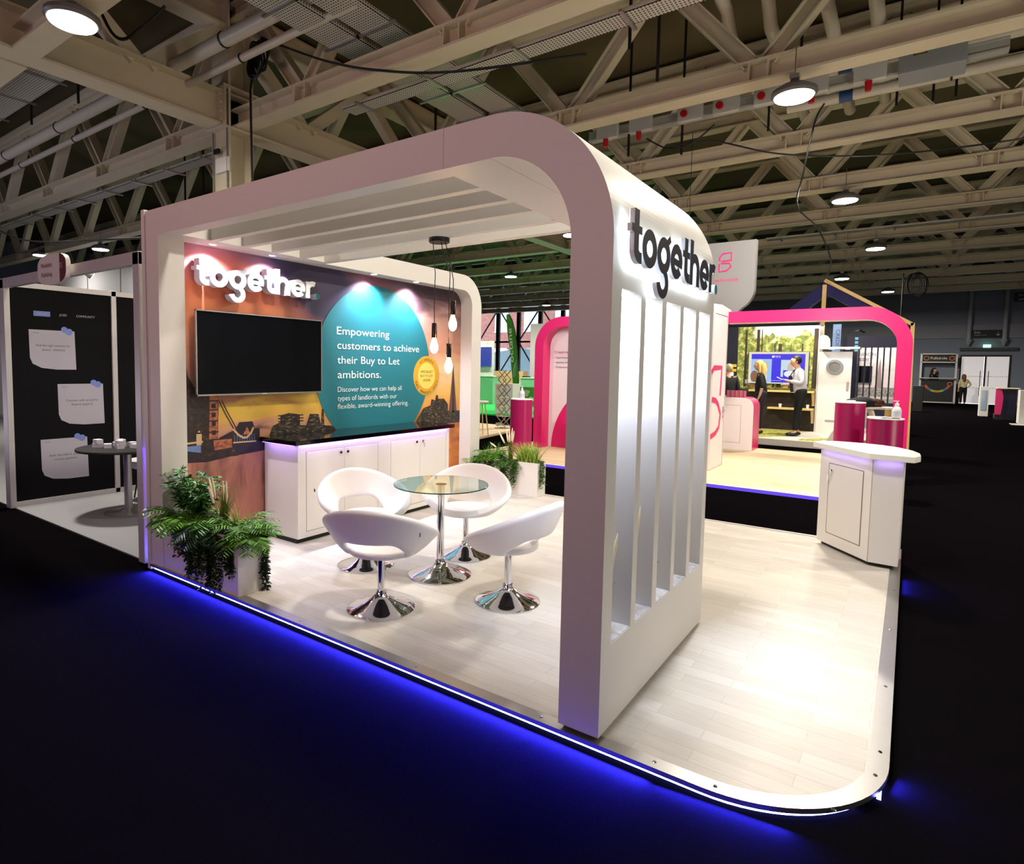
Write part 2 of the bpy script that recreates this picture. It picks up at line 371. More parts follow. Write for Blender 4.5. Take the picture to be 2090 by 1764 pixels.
for z in (6.1, 6.25, 6.4, 6.55):
    for x in (-5.6, -5.22): q.tube([(x, 3.93, z), (x, 3.88, z)], .025, 8)
q.build('bolted_plate', CREAM, t)
q = MB(); q.tube([(-5.6, 3.99, 3), (-5.6, 3.99, 6.6), (-5.55, 3.96, 6.75), (-5.2, 3.96, 6.7), (-5.14, 3.98, 6.5), (-5.14, 3.98, 4.9)], .014, 6); q.build('conduit', mat('conduit_grey', (110, 110, 104), .5), t, smooth=40)
bx((-5.5, 3.97, 5.2), (-5.12, 4.02, 5.45)).build('junction_panel', WHITE, t)
q = MB(); q.box((-5.45, 3.9, 5.52), (-5.3, 3.95, 5.6)); q.build('sensor', BLACKM, t)
# cable trays
PERF = mat('perforated_tray', (196, 194, 182), .5, metal=.2)
n, l, b_ = nodes_of(PERF); tc = n.new('ShaderNodeTexCoord'); vo = n.new('ShaderNodeTexVoronoi'); vo.inputs['Scale'].default_value = 22; vo.inputs['Randomness'].default_value = 0
l.new(tc.outputs['Object'], vo.inputs['Vector']); r_ = ramp(n, [(.0, (40, 38, 30)), (.26, (60, 58, 46)), (.32, (196, 194, 182))]); l.new(vo.outputs['Distance'], r_.inputs['Fac']); l.new(r_.outputs['Color'], b_.inputs['Base Color'])
def tray(pts0, pts1, w, lab, along='y', z=6.5, bars=None):
    t = thing('cable_tray', (pts0[0], pts0[1], z), lab, 'cable tray', 'perforated cable trays under the roof')
    x0, y0 = pts0; x1, y1 = pts1; q = MB()
    if along == 'y':
        q.box((x0-w/2, y0, z), (x0+w/2, y1, z+.008)); q.box((x0-w/2, y0, z), (x0-w/2+.006, y1, z+.06)); q.box((x0+w/2-.006, y0, z), (x0+w/2, y1, z+.06)); q.build('tray', PERF, t)
        y = y0+.4
        while y < y1: bx((x0-w/2-.1, y, z-.03), (x0+w/2+.1, y+.045, z)).build('support_channel', ALU, t); y += 1.1
    else:
        q.box((x0, y0-w/2, z), (x1, y0+w/2, z+.008)); q.box((x0, y0-w/2, z), (x1, y0-w/2+.006, z+.06)); q.box((x0, y0+w/2-.006, z), (x1, y0+w/2, z+.06)); q.build('tray', PERF, t)
        x = x0+.4
        while x < x1: bx((x, y0-w/2-.1, z-.03), (x+.045, y0+w/2+.1, z)).build('support_channel', ALU, t); x += 1.5
tray((-1.35, -2), (0, 30), .55, 'perforated cable tray running into the hall above the stand, right of its pair', z=6.5)
tray((-2.05, -2), (0, 30), .55, 'perforated cable tray running into the hall above the stand, left of its pair', z=6.5)
tray((-2.9, 4.85), (6, 0), .3, 'narrow cable tray running across just behind the second truss', 'x', 6.0)
tray((-30, 4.85), (-5.8, 0), .3, 'narrow cable tray running left behind the second truss beyond the column', 'x', 6.0)
tray((-34, 2.1), (-6, 0), .7, 'wide perforated tray high at the left edge of the view', 'x', 6.9)
tray((1, 19.4), (14, 0), .3, 'thin cable tray far off under the sixth truss', 'x', 6.0)
# pipes
PIPE = mat('pipe_paint', (190, 184, 168), .4)
for (y, z, r, lb) in ((3.1, 6.7, .11, 'fat cream pipe crossing under the roof left of the column'), (3.4, 6.55, .06, 'thin cream pipe beside the fat pipe left of the column'), (9.6, 6.75, .09, 'upper cream pipe crossing behind the grey switch cabinet'), (9.9, 6.45, .09, 'lower cream pipe crossing behind the grey switch cabinet')):
    x0, x1 = (-34, -1.2) if y < 5 else (3.0, 16)
    t = thing('roof_pipe', (x0, y, z), lb, 'pipe', 'pipes under the roof'); MB().tube([(x0, y, z), (x1, y, z)], r, 14).build('pipe_run', PIPE, t, smooth=40)
    q = MB(); x = x0+2.3
    while x < x1: q.tube([(x, y, z), (x+.03, y, z)], r+.012, 14); x += 3.1
    q.build('clamp', BLACKM, t)
    MB().tube([(x0+(11 if y < 5 else .8), y, z), (x0+(11.3 if y < 5 else 1.0), y, z)], r+.006, 14).build('colour_band', mat('band_blue', (30, 64, 110), .5) if r > .08 else mat('band_orange', (190, 110, 40), .5), t, smooth=40)
for i, (x, y0, lb) in enumerate(((2.35, 5.6, 'first of four cream duct pipes running back above the third truss'), (2.95, 5.6, 'second of four cream duct pipes running back above the third truss'), (3.75, 5.4, 'third of four cream duct pipes running back above the third truss'), (4.35, 5.2, 'fourth of four cream duct pipes running back above the third truss'))):
    q = MB().tube([(x, y0-3.6, 7.75), (x, y0+2.5, 7.5), (x, y0+2.8, 7.2), (x, y0+7, 7.1)], .1, 14).tube([(x, y0+.6, 7.58), (x, y0+.9, 7.57)], .13, 14)
    tag(q.build('duct_pipe', PIPE, smooth=40), lb, 'pipe', 'duct pipes above the third truss')
# busbar with sockets and switch cabinet
t = thing('busbar_trunking', (.5, 8.75, 6.2), 'long grey busbar trunking with red sockets slung under the third truss', 'busbar')
q = MB(); q.box((-.3, 8.7, 6.16), (5.9, 8.86, 6.34)); q.box((-.3, 8.68, 6.17), (5.9, 8.7, 6.19)); q.box((-.3, 8.68, 6.31), (5.9, 8.7, 6.33)); q.build('trunking', mat('bus_grey', (176, 176, 170), .4, metal=.3), t)
RED = mat('red_plastic', (178, 16, 26), .4)
for i, x in enumerate((-.1, .55, 1.45, 2.05, 2.7, 3.35, 4.1)):
    bxx = bx((x, 8.6, 6.12), (x+.42, 8.7, 6.38)).build('tap_off_box', mat('box_grey', (190, 190, 184), .5), t, bevel=.006)
    if True:
        if i in (2, 3, 4): MB().tube([(x+.12, 8.6, 6.24), (x+.12, 8.55, 6.24)], .06, 14).build('red_socket', RED, bxx, smooth=40)
        else: MB().tube([(x+.2, 8.6, 6.1), (x+.2, 8.6, 5.96)], [.05, .04], 12).build('red_plug', RED, bxx, smooth=40)
t = thing('switch_cabinet', (5.0, 8.8, 6.1), 'grey electrical switch cabinet with a yellow warning triangle', 'cabinet')
bx((4.66, 8.6, 6.1), (5.45, 9.1, 6.62)).build('cabinet_body', mat('cab_grey', (136, 140, 142), .5), t, bevel=.01)
YEL = mat('warning_yellow', (214, 150, 30), .5)
q = MB(); q.add([(4.83, 8.59, 6.32), (5.0, 8.59, 6.32), (4.915, 8.59, 6.47)], [(0, 1, 2)], 1); q.add([(4.85, 8.588, 6.332), (4.98, 8.588, 6.332), (4.915, 8.588, 6.447)], [(0, 1, 2)], 0); q.bar((4.9, 8.587, 6.42), (4.92, 8.587, 6.35), .004, .012, 1); q.build('warning_triangle', [YEL, BLACKM], t)
# hanging rods
RODS = [(1.5, 6.2, 8.2, 6.35), (2.0, 6.0, 8.2, 5.7), (.5, 8.75, 8.2, 5.75), (1.45, 8.9, 8.2, 5.65), (2.6, 10.4, 8.2, 6.3), (3.35, 8.75, 8.2, 6.2), (4.6, 10.4, 8.2, 6.3), (5.1, 10.5, 8.2, 6.3), (5.4, 10.5, 8.2, 6.3), (-2.7, 6.9, 8.2, 6.3), (-9.2, 5.9, 8.2, 5.4), (-10.4, 6.1, 8.2, 5.4), (-8.0, 6.3, 8.2, 5.6), (-13, 2.6, 8.2, 6.6), (-10, 2.6, 8.2, 6.6), (-8, 2.7, 8.2, 6.6)]
for x, y, z1, z0 in RODS:
    q = bx((x-.018, y-.018, z0), (x+.018, y+.018, z1)); tag(q.build('hanging_rod', BLACKM), 'black threaded rod hanging from the ceiling slab among the trusses', 'rod', 'black hanging rods')
# high bay lamps
def highbay(x, y, z, label, power, r=.3):
    t = thing('high_bay_lamp', (x, y, z), label, 'lamp', 'round high bay lamps hung from the trusses')
    MB().lathe([(r*.9, .02), (r, .05), (r*.97, .1), (r*.6, .17), (.08, .2), (.05, .26), (0, .26)], (x, y, z), 36).build('housing', mat('lamp_grey', (104, 104, 102), .45), t, smooth=35)
    MB().lathe([(0, .0), (r*.82, .0), (r*.86, .03), (0, .03)], (x, y, z), 36).build('lens', LAMPE, t)
    q = MB().tube([(x, y, z+.25), (x, y, z+.75)], .008, 6); q.box((x-.06, y-.06, z+.26), (x+.06, y+.06, z+.32)); q.build('hanger', ALU, t)
    if power: light('AREA', 'high_bay_light', (x, y, z-.02), power, (1, .92, .79), r*1.6, (0, 0, -1))
HB = 420
for (x, y, z, lb, p) in [(3.49, 7.4, 5.62, 'large round high bay lamp glowing over the top right of the view', HB), (3.61, 14.0, 5.65, 'round high bay lamp second along the right hand row', HB), (3.93, 20.6, 5.62, 'round high bay lamp third along the right hand row', HB*.9), (3.9, 33.8, 5.72, 'small far lamp at the end of the right hand row above the tent gable', HB*3.2), (2.5, 27.2, 5.62, 'far lamp just above the peak of the navy tent gable', HB*2.4), (-3.3, .8, 5.75, 'bright round high bay lamp at the top left corner', HB*1.1), (-18.4, 7.4, 5.65, 'lamp glowing over the left hand booth fascia', HB*.6), (-23.8, 7.4, 5.95, 'bluish bright lamp at the far left edge', HB*.8), (-9.6, 20.6, 5.75, 'lamp seen through the stand opening under the green tinted trusses', HB*.7), (-15.1, 33.8, 5.95, 'lamp in front of the glazed wall beside the magenta arch', HB*.4), (3.5, .85, 5.65, 'high bay lamp straight above the white stand roof', HB*.5), (3.5, -6.0, 5.65, 'high bay lamp behind the camera', HB*.10), (-3.3, 14.0, 5.65, 'high bay lamp hidden behind the stand roof', HB*.8), (9.8, .85, 5.65, 'high bay lamp to the right out of view', HB*.3), (9.8, 7.4, 5.65, 'high bay lamp to the right rear out of view', HB*1.3)]:
    highbay(x, y, z, lb, p)
# cables on the roof
CAB = mat('cable_black', (8, 8, 9), .5)
def cable(pts, r, name, lb, n=6):
    P = [Vector(p) for p in pts]; out = []
    for i in range(len(P)-1):
        p0, p1, p2, p3 = P[max(i-1, 0)], P[i], P[i+1], P[min(i+2, len(P)-1)]
        for k in range(8):
            u = k/8; out.append(.5*((2*p1)+(-p0+p2)*u+(2*p0-5*p1+4*p2-p3)*u*u+(-p0+3*p1-3*p2+p3)*u**3))
    out.append(P[-1]); q = MB().tube(out, r, n); return tag(q.build(name, CAB, smooth=60), lb, 'cable')
q = MB()
for k in range(7):
    c = Vector((-4.15+.03*random.uniform(-1, 1), 4.05-.03*k, 6.98-.03*k)); rr = .22+.02*random.uniform(-1, 1)
    pts = [c+Vector((math.cos(a)*rr*.75, .02*math.sin(3*a+k), math.sin(a)*rr*1.25)) for a in [2*PI*i/28 for i in range(29)]]; q.tube(pts, .02, 6)
q.tube([(-4.3, 4.0, 7.0), (-4.38, 3.95, 6.4), (-4.36, 3.95, 5.4), (-4.33, 3.95, 4.4), (-4.33, 3.9, 3.0)], .022, 6)
tag(q.build('coiled_cable', CAB, smooth=60), 'thick coil of black cable tied up beside the steel column, tail hanging down', 'cable')
cable([(-4.1, 4.0, 7.2), (-2.6, 4.05, 6.45), (-1.4, 4.1, 6.0), (-.2, 4.3, 5.75), (1.6, 4.6, 5.6)], .018, 'drooping_cable', 'black cable drooping from the coil across to the stand roof')
cable([(1.2, 8.6, 5.7), (2.0, 8.7, 5.72), (3.2, 9.0, 5.35), (5.0, 9.5, 5.2), (8, 10.2, 5.35), (11, 10.8, 5.5)], .014, 'slung_cable', 'black cable slung across below the third truss to the right edge')
cable([(3.72, 8.7, 5.95), (3.6, 8.72, 5.7), (3.45, 8.9, 5.0), (3.3, 9.5, 4.6), (3.5, 10.6, 4.4), (3.6, 12, 4.0), (3.38, 13.2, 3.82)], .014, 'tent_feed_cable', 'black feed cable dropping from a red plug to the navy tent peak')
cable([(.9, 8.6, 5.95), (1.3, 8.6, 5.7), (1.7, 8.6, 5.7), (2.1, 8.6, 5.95)], .014, 'looped_plug_cable', 'short looped cable between two red plugs under the busbar')
cable([(-12, 2.0, 5.4), (-9.5, 1.5, 4.5), (-6.5, 1.0, 3.7), (-4.4, .8, 3.3), (-.4, 0.6, 2.9)], .012, 'left_slack_cable', 'thin black cable sloping down to the top left of the white stand')
cable([(-6.0, .9, 7.6), (-5.2, 1.6, 7.4), (-4.9, 2.0, 6.6), (-4.5, 2.2, 6.7), (-4.2, 2.4, 7.0)], .025, 'looped_cable', 'thick black cable looping between girder braces at the top left')
q = MB()
for k in range(6):
    c = Vector((4.9, 26.5, 5.2)); rr = .42+.05*random.uniform(-1, 1); q.tube([c+Vector((math.cos(a)*rr*.6+.05*k, .1*k, math.sin(a)*rr)) for a in [2*PI*i/20 for i in range(21)]], .02, 5)
q.tube([(4.6, 26.5, 5.6), (4.6, 26.5, 3.4)], .025, 5)
tag(q.build('far_cable_coil', CAB, smooth=60), 'small far coil of cable hanging under a truss above the tent', 'cable')
# ================================================================== our stand: platform
WOOD = wood_floor('maple_plank', (208, 202, 192), (196, 189, 177), (178, 170, 158), sx=.62, sy=.095)
PX1, PY1, PY0, PR = 5.066, 4.582, -.02, .62
PX0 = 0.0
outl = [(PX0, PY0)]+[(PX1-PR+PR*math.sin(math.radians(a)), PY0+PR-PR*math.cos(math.radians(a))) for a in range(0, 91, 5)]+[(PX1, PY1), (PX0, PY1)]
def inset(pts, dist):
    out = []; n = len(pts)
    for i in range(n):
        a, b, c = Vector(pts[i-1]), Vector(pts[i]), Vector(pts[(i+1) % n]); d1 = (b-a).normalized(); d2 = (c-b).normalized()
        n1 = Vector((-d1.y, d1.x)); n2 = Vector((-d2.y, d2.x)); m = (n1+n2).normalized(); out.append(tuple(b+m*dist/max(.3, m.dot(n1))))
    return out
st = thing('stand_platform', (2.5, 2.3, 0), 'pale maple plank platform with aluminium edging and glowing blue underside', 'platform')
MB().prism(inset(outl, .05), 'z', .0, ZP-.0015).build('deck', WOOD, st)
edge = outl[:-2]+[(PX1, PY1)]
ei = inset(outl, .075); q = MB()
for i in range(len(outl)-2):
    if i == len(outl)-3: pass
    a, b2, c, d2 = outl[i], outl[i+1], ei[i+1], ei[i]; q.prism([a, b2, c, d2], 'z', ZP-.022, ZP)
q.build('edge_trim', ALU, st)
q = MB()
for (x, y) in [(.9, .02), (1.9, .02), (2.9, .02), (3.7, .02), (4.25, .02), (4.5, .02), (4.9, .16), (5.02, .5), (5.03, .7), (5.03, 1.4), (5.03, 2.3), (5.03, 3.2)]: q.lathe([(0, 0), (.009, 0), (.007, .003), (0, .003)], (x, y, ZP), 10)
q.build('edge_screws', CHROME, st)
ins = inset(outl, .028); q = MB()
for i in range(len(outl)-2):
    if i > 12 and i < len(outl)-3: continue
    if i == len(outl)-3: continue
    a = ins[i]; b2 = ins[i+1]; q.bar((a[0], a[1], .016), (b2[0], b2[1], .016), .012, .022)
q.build('led_strip', LEDB, st)
MB().box((5.03, .4, .01), (5.045, .55, .022)).build('led_end', LEDB, st)
bx((0.2, PY1-.02, ZP-.01), (5.0, PY1, ZP+.004)).build('rear_edge_strip', mat('white_edge', (240, 240, 240), .3), st)
# light thrown by the strip onto the carpet
light('AREA', 'led_glow', (2.15, -.035, .03), 950, (.03, .03, 1.), 4.2, (0, -1, -.3), shape='RECTANGLE', size_y=.02, spread=130)
light('AREA', 'led_glow_corner', (4.52, -.02, .03), 60, (.03, .03, 1.), .5, (.12, -1, -.12), shape='RECTANGLE', size_y=.02)
light('AREA', 'led_glow_side', (5.085, .55, .03), 7, (.03, .03, 1.), .12, (1, -.2, -.2), shape='RECTANGLE', size_y=.02)
light('AREA', 'led_glow_counter', (5.085, 3.5, .03), 16, (.03, .03, 1.), .4, (1, 0, -.2), shape='RECTANGLE', size_y=.02)
# ================================================================== arch
H = 2.933; T0 = 2.73; XW = 4.0; TH = .2015; RO = .644; D1 = 1.634
ar = thing('stand_arch', (2, .8, ZP), 'white rounded canopy arch with slotted end pier and open slatted roof', 'arch')
q = MB(); ZB = ZP+.017
q.box((0, 0, ZP), (.187, .215, H))
slots = [(.1078, .3484), (.4078, .6477), (.7138, .951), (1.0112, 1.2495), (1.3146, 1.5524)]; ZS0, ZS1 = .4624, 2.082
q.box((XW-TH, 0, ZB), (XW, D1, ZS0)); q.box((XW-TH, 0, ZS1), (XW, D1, H-RO))
e = 0
for a, b2 in slots+[(D1, D1)]: q.box((XW-TH, e, ZS0), (XW, a, ZS1)); e = b2
oc = arc(XW-RO, H-RO, RO, 0, 90, 36); ic = arc(XW-RO, H-RO, RO-TH, 0, 90, 36)
q.strip(oc, ic, 'y', 0, D1)
q.box((3.04, 0, T0), (XW-RO, D1, H))
for y0, y1 in [(0, .122), (.36, .42), (.655, .717), (.952, 1.015), (1.258, 1.323), (1.555, D1)]: q.box((.33, y0, T0), (3.04, y1, H))
q.box((.187, 0, T0), (.33, D1, H))
q.build('arch_frame', WHITE, ar, smooth=30)
bx((3.0655, -.0008, T0), (3.0665, 0.001, H)).build('panel_joint', mat('joint_grey', (120, 110, 108), .6), ar); bx((-.002, -.0008, ZP), (.0, .001, H)).build('panel_joint', MATS['joint_grey'], ar)
bx((XW-TH+.02, .02, ZP), (XW-.02, D1-.02, ZB)).build('plinth', BLACKM, ar)
MARB = mat('white_marble', (214, 214, 220), .35); n, l, b_ = nodes_of(MARB); tc = n.new('ShaderNodeTexCoord'); k = n.new('ShaderNodeTexNoise'); k.inputs['Scale'].default_value = 9; k.inputs['Distortion'].default_value = 1.6
l.new(tc.outputs['Object'], k.inputs['Vector']); r_ = ramp(n, [(.3, (170, 174, 186)), (.5, (216, 216, 222)), (.7, (232, 232, 236))]); l.new(k.outputs['Fac'], r_.inputs['Fac']); l.new(r_.outputs['Color'], b_.inputs['Base Color'])
for a, b2 in slots:
    bx((XW-TH+.004, a, ZS0), (XW-.004, b2, ZS0+.004)).build('marble_sill', MARB, ar)
    bx((XW-TH+.05, a+.03, ZS1-.008), (XW-.05, b2-.03, ZS1)).build('slot_downlight', emis('slot_led', (.8, .88, 1.), 18), ar)
    light('AREA', 'slot_light', (XW-TH/2, a+.05, ZS1-.02), 6, (.74, .82, 1.), .13, (0, .42, -1), shape='RECTANGLE', size_y=.07, spread=105)
# ------------------------------------------------------------------ lettering
def thick(pts, wd):
    P = [Vector(p) for p in pts]; L = []; Rr_ = []
    for i, p in enumerate(P):
        a = P[max(i-1, 0)]; b = P[min(i+1, len(P)-1)]; d = (b-a).normalized(); n = Vector((-d.y, d.x))*wd/2; L.append(tuple(p+n)); Rr_.append(tuple(p-n))
    return L, Rr_
W_ = .29
def G_ring(cx): return [arc(cx, .5, .52-W_/2, 0, 360, 40)]
GL = {
 't': (.66, [[(.30, 1.36), (.30, .36)]+[(.60-.30*math.cos(math.radians(a)), .36-.22*math.sin(math.radians(a))) for a in range(10, 81, 10)]+[(.66, .15)], [(0, .86), (.66, .86)]]),
 'o': (1.04, G_ring(.52)),
 'g': (1.04, G_ring(.52)+[[(.74, .86), (1.02, 1.06)], [(.62, .1)]+arc(.50, -.26, .335, 55, -175, 24)]),
 'e': (1.04, [arc(.52, .5, .52-W_/2, 0, 322, 36), [(.2, .5), (1.03, .44)]]),
 'h': (1.0, [[(.145, 1.42), (.145, 0)], arc(.5, .53, .355, 180, 0, 20)+[(.855, 0)]]),
 'r': (.66, [[(.145, .98), (.145, 0)], arc(.5, .53, .355, 180, 62, 14)]),
 '.': (.34, [])}
WIDTHS = {'t': .2}
def sign(name, label, place, xb, xf, y0, y1, zbase, xh, asc, matf, mats_, halo=False):
    """letters on a plane facing +x from y0 to y1"""
    t = thing(name, (xb, (y0+y1)/2, zbase), label, 'sign')
    gap = .055; tot = sum(GL[c][0] for c in 'together.')+gap*8; ky = (y1-y0)/tot; u = 0
    for c in 'together.':
        adv, strokes = GL[c]; q = MB(); hq = MB()
        if c == '.':
            cyy = y0+(u+.17)*ky; cz = zbase+.17*ky
            q.prism([(cyy+.17*ky*math.cos(2*PI*i/28), cz+.17*ky*math.sin(2*PI*i/28)) for i in range(28)], 'x', xb, xf-.001, 1); q.prism([(cyy+.17*ky*math.cos(2*PI*i/28), cz+.17*ky*math.sin(2*PI*i/28)) for i in range(28)], 'x', xf-.001, xf, 0)
            o = q.build('full_stop', [TEAL, mats_], t); o['label'] = 'teal full stop'
            if halo: MB().prism([(cyy+.12*ky*math.cos(2*PI*i/20), cz+.12*ky*math.sin(2*PI*i/20)) for i in range(20)], 'x', xb-.006, xb-.001).build('backlight', HALO, o)
        else:
            for si, sk in enumerate(strokes):
                wd = .2 if (c == 't' and si == 1) else (.2 if c == 'e' and si == 1 else W_)
                if c == 'g' and si == 1: wd = .2
                if c == 'g' and si == 2: wd = .26
                L, R_ = thick(sk, wd)
                if c in 'og' and si == 0 or (c == 'o'): L[-1] = L[0]; R_[-1] = R_[0]
                fz = lambda p: (y0+(u+p[0])*ky, zbase+p[1]*xh*(1 if p[1] <= 1 else 1)+(0 if p[1] <= 1.1 else 0))
                L = [fz(p) for p in L]; R_ = [fz(p) for p in R_]
                e2 = .0004*si
                q.strip(L, R_, 'x', xb, xf-.002-e2, 1); q.strip(L, R_, 'x', xf-.002-e2, xf-e2, 0)
                if halo:
                    L2, R3 = thick(sk, wd*.6); hq.strip([fz(p) for p in L2], [fz(p) for p in R3], 'x', xb-.006, xb-.001)
            o = q.build('letter', [matf, mats_], t)
            if halo: hq.build('backlight', HALO, o)
        u += adv+gap
    return t
INK = mat('letter_ink', (24, 22, 40), .45)
LSIDE = mat('letter_side_white', (216, 218, 228), .4)
sign('illuminated_sign', 'dark together sign with teal full stop on the outer face of the slotted pier', None, 4.032, 4.056, .065, 1.478, 2.193, .168, .23, INK, LSIDE, halo=True)
sign('raised_sign', 'white raised together sign with teal full stop above the television', None, .016, .105, .367, 1.692, 2.392, .166, .23, mat('letter_white', (240, 240, 244), .35), LSIDE)
light('AREA', 'halo_wash', (4.02, .78, 2.27), 3.2, (.8, .92, 1.), 1.35, (-1, 0, 0), shape='RECTANGLE', size_y=.2)
# ================================================================== display wall with mural
dw = thing('display_wall', (.1, 2.3, 0), 'white framed display wall with London skyline mural and rounded far corner', 'wall')
ZT = 2.945; ZH = 2.745; YE = 4.455; YI = 4.235
q = MB(); bxy = lambda a, b2: q.box(a, b2)
q.box((0, .215, ZH), (.187, YE-.42, ZT)); oc = arc(YE-.42, ZT-.42, .42, 90, 0, 20); ic = arc(YI-.2, ZH-.2, .2, 90, 0, 20)
q.strip([(YE-.42, ZT)]+oc, [(YE-.42, ZH)]+ic, 'x', 0, .187); q.prism([(YE, ZT-.42), (YE, ZP), (YI, ZP), (YI, ZH-.2)], 'x', 0, .187)
q.build('frame', WHITE, dw, smooth=30)
q = MB(); q.box((-.05, -.012, 0), (-.0005, YE-.42, ZT)); q.prism([(YE-.42, 0), (YE-.42, ZT)]+oc[1:]+[(YE, 0)], 'x', -.05, -.0005); q.build('back_board', WHITE, dw)
SKY = mat('mural_sky', (200, 140, 100), .5); n, l, b_ = nodes_of(SKY)
geo = n.new('ShaderNodeNewGeometry'); sep = n.new('ShaderNodeSeparateXYZ'); l.new(geo.outputs['Position'], sep.inputs['Vector'])
mpv = n.new('ShaderNodeMapping'); mpv.inputs['Scale'].default_value = (1, .9, 3.2); l.new(geo.outputs['Position'], mpv.inputs['Vector'])
k = n.new('ShaderNodeTexNoise'); k.inputs['Scale'].default_value = 1.7; k.inputs['Detail'].default_value = 5; k.inputs['Distortion'].default_value = .6; l.new(mpv.outputs['Vector'], k.inputs['Vector'])
def mathn(op, a, b2=None, c=None):
    m = n.new('ShaderNodeMath'); m.operation = op
    for i, x in enumerate((a, b2, c)):
        if x is None: continue
        if isinstance(x, (int, float)): m.inputs[i].default_value = x
        else: l.new(x, m.inputs[i])
    return m.outputs[0]
nz = mathn('MULTIPLY_ADD', k.outputs['Fac'], .75, -.375)
zz = mathn('ADD', mathn('MULTIPLY', mathn('SUBTRACT', sep.outputs['Z'], .45), 1/2.3), mathn('MULTIPLY', nz, .35))
rl = ramp(n, [(.0, (104, 62, 48)), (.17, (178, 118, 96)), (.23, (60, 38, 36)), (.28, (196, 140, 116)), (.335, (214, 168, 70)), (.38, (206, 170, 66)), (.43, (172, 110, 78)), (.47, (130, 90, 84)), (.72, (206, 126, 86)), (.86, (206, 104, 72)), (1, (176, 104, 120))]); l.new(zz, rl.inputs['Fac'])
rr_ = ramp(n, [(.0, (120, 72, 48)), (.15, (130, 80, 50)), (.3, (226, 140, 60)), (.40, (232, 182, 92)), (.52, (240, 200, 152)), (.66, (214, 150, 120)), (.8, (186, 140, 130)), (.92, (92, 64, 70)), (1, (58, 46, 60))]); l.new(zz, rr_.inputs['Fac'])
mx = n.new('ShaderNodeMix'); mx.data_type = 'RGBA'
fy = n.new('ShaderNodeMapRange'); fy.inputs['From Min'].default_value = 1.6; fy.inputs['From Max'].default_value = 3.2; l.new(sep.outputs['Y'], fy.inputs['Value'])
l.new(fy.outputs['Result'], mx.inputs[0]); l.new(rl.outputs['Color'], mx.inputs[6]); l.new(rr_.outputs['Color'], mx.inputs[7])
# dark cloud bank in the middle top
dk = mathn('MULTIPLY', mathn('SUBTRACT', 1.0, mathn('MINIMUM', 1.0, mathn('ABSOLUTE', mathn('MULTIPLY', mathn('SUBTRACT', mathn('ADD', sep.outputs['Y'], mathn('MULTIPLY', mathn('SUBTRACT', sep.outputs['Z'], 2.2), .9)), 2.1), 1.05)))), mathn('MINIMUM', 1.0, mathn('MAXIMUM', 0.0, mathn('MULTIPLY', mathn('SUBTRACT', sep.outputs['Z'], 1.75), 1.6))))
mx2 = n.new('ShaderNodeMix'); mx2.data_type = 'RGBA'; dk2 = mathn('MINIMUM', 1.0, mathn('MAXIMUM', 0.0, mathn('ADD', mathn('MULTIPLY', dk, 1.7), mathn('MULTIPLY', nz, .8)))); l.new(dk2, mx2.inputs[0]); l.new(mx.outputs[2], mx2.inputs[6]); mx2.inputs[7].default_value = (*lin((52, 44, 74)), 1)
l.new(mx2.outputs[2], b_.inputs['Base Color'])
def noisecol(name, stops, scale=(1, 1, 1), ns=6., rough=.5, detail=5, dist=0., emit=0.):
    m = mat(name, stops[0][1], rough); n2, l2, b2 = nodes_of(m); g = n2.new('ShaderNodeTexCoord'); mp = n2.new('ShaderNodeMapping'); mp.inputs['Scale'].default_value = scale
    k2 = n2.new('ShaderNodeTexNoise'); k2.inputs['Scale'].default_value = ns; k2.inputs['Detail'].default_value = detail; k2.inputs['Distortion'].default_value = dist
    r2 = ramp(n2, stops); l2.new(g.outputs['Object'], mp.inputs['Vector']); l2.new(mp.outputs['Vector'], k2.inputs['Vector']); l2.new(k2.outputs['Fac'], r2.inputs['Fac']); l2.new(r2.outputs['Color'], b2.inputs['Base Color'])
    if emit: l2.new(r2.outputs['Color'], b2.inputs['Emission Color']); b2.inputs['Emission Strength'].default_value = emit
    return m
M_DARK = noisecol('mural_dark', [(.35, (24, 18, 18)), (.6, (52, 34, 28)), (.75, (96, 62, 36))], (1, 9, 9), 3.)
M_LIT = noisecol('mural_lit_brick', [(.3, (110, 58, 36)), (.6, (190, 112, 74))], (1, 6, 14), 4.)
M_WATD = mat('mural_water_dark', (34, 24, 34), .5); M_WAT = noisecol('mural_water', [(.3, (120, 72, 66)), (.55, (176, 112, 92)), (.75, (150, 96, 96))], (1, 3.5, .7), 3.)
M_WARMW = noisecol('mural_water_right', [(.3, (150, 84, 44)), (.6, (206, 124, 60))], (1, 1.2, 3), 3.)
M_CITY = noisecol('mural_city', [(.4, (26, 22, 22)), (.58, (58, 50, 42)), (.66, (150, 132, 74)), (.72, (60, 52, 48))], (1, 6, 30), 3.)
M_SHARD = mat('mural_shard', (96, 66, 62), .5); M_BLUE = mat('mural_lattice', (100, 122, 168), .5); M_GOLD = mat('mural_chain', (196, 166, 120), .5)
GOLD1 = mat('badge_gold', (214, 160, 50), .35); GOLD2 = mat('badge_pale_gold', (236, 206, 96), .35)
MTX = mat('print_white', (232, 240, 240), .55); MBR = mat('badge_text', (96, 78, 30), .5)
q = MB(); mats_m = [SKY, M_DARK, M_LIT, M_WATD, M_WAT, M_CITY, M_SHARD, TEAL, MTX, GOLD1, GOLD2, MBR, M_BLUE, M_GOLD, M_WARMW]
def pl(pts, lay, mi):
    A = sum(pts[i][0]*pts[(i+1) % len(pts)][1]-pts[(i+1) % len(pts)][0]*pts[i][1] for i in range(len(pts)))
    if A < 0: pts = pts[::-1]
    q.poly([(.0006*lay, y, z) for y, z in pts], mi)
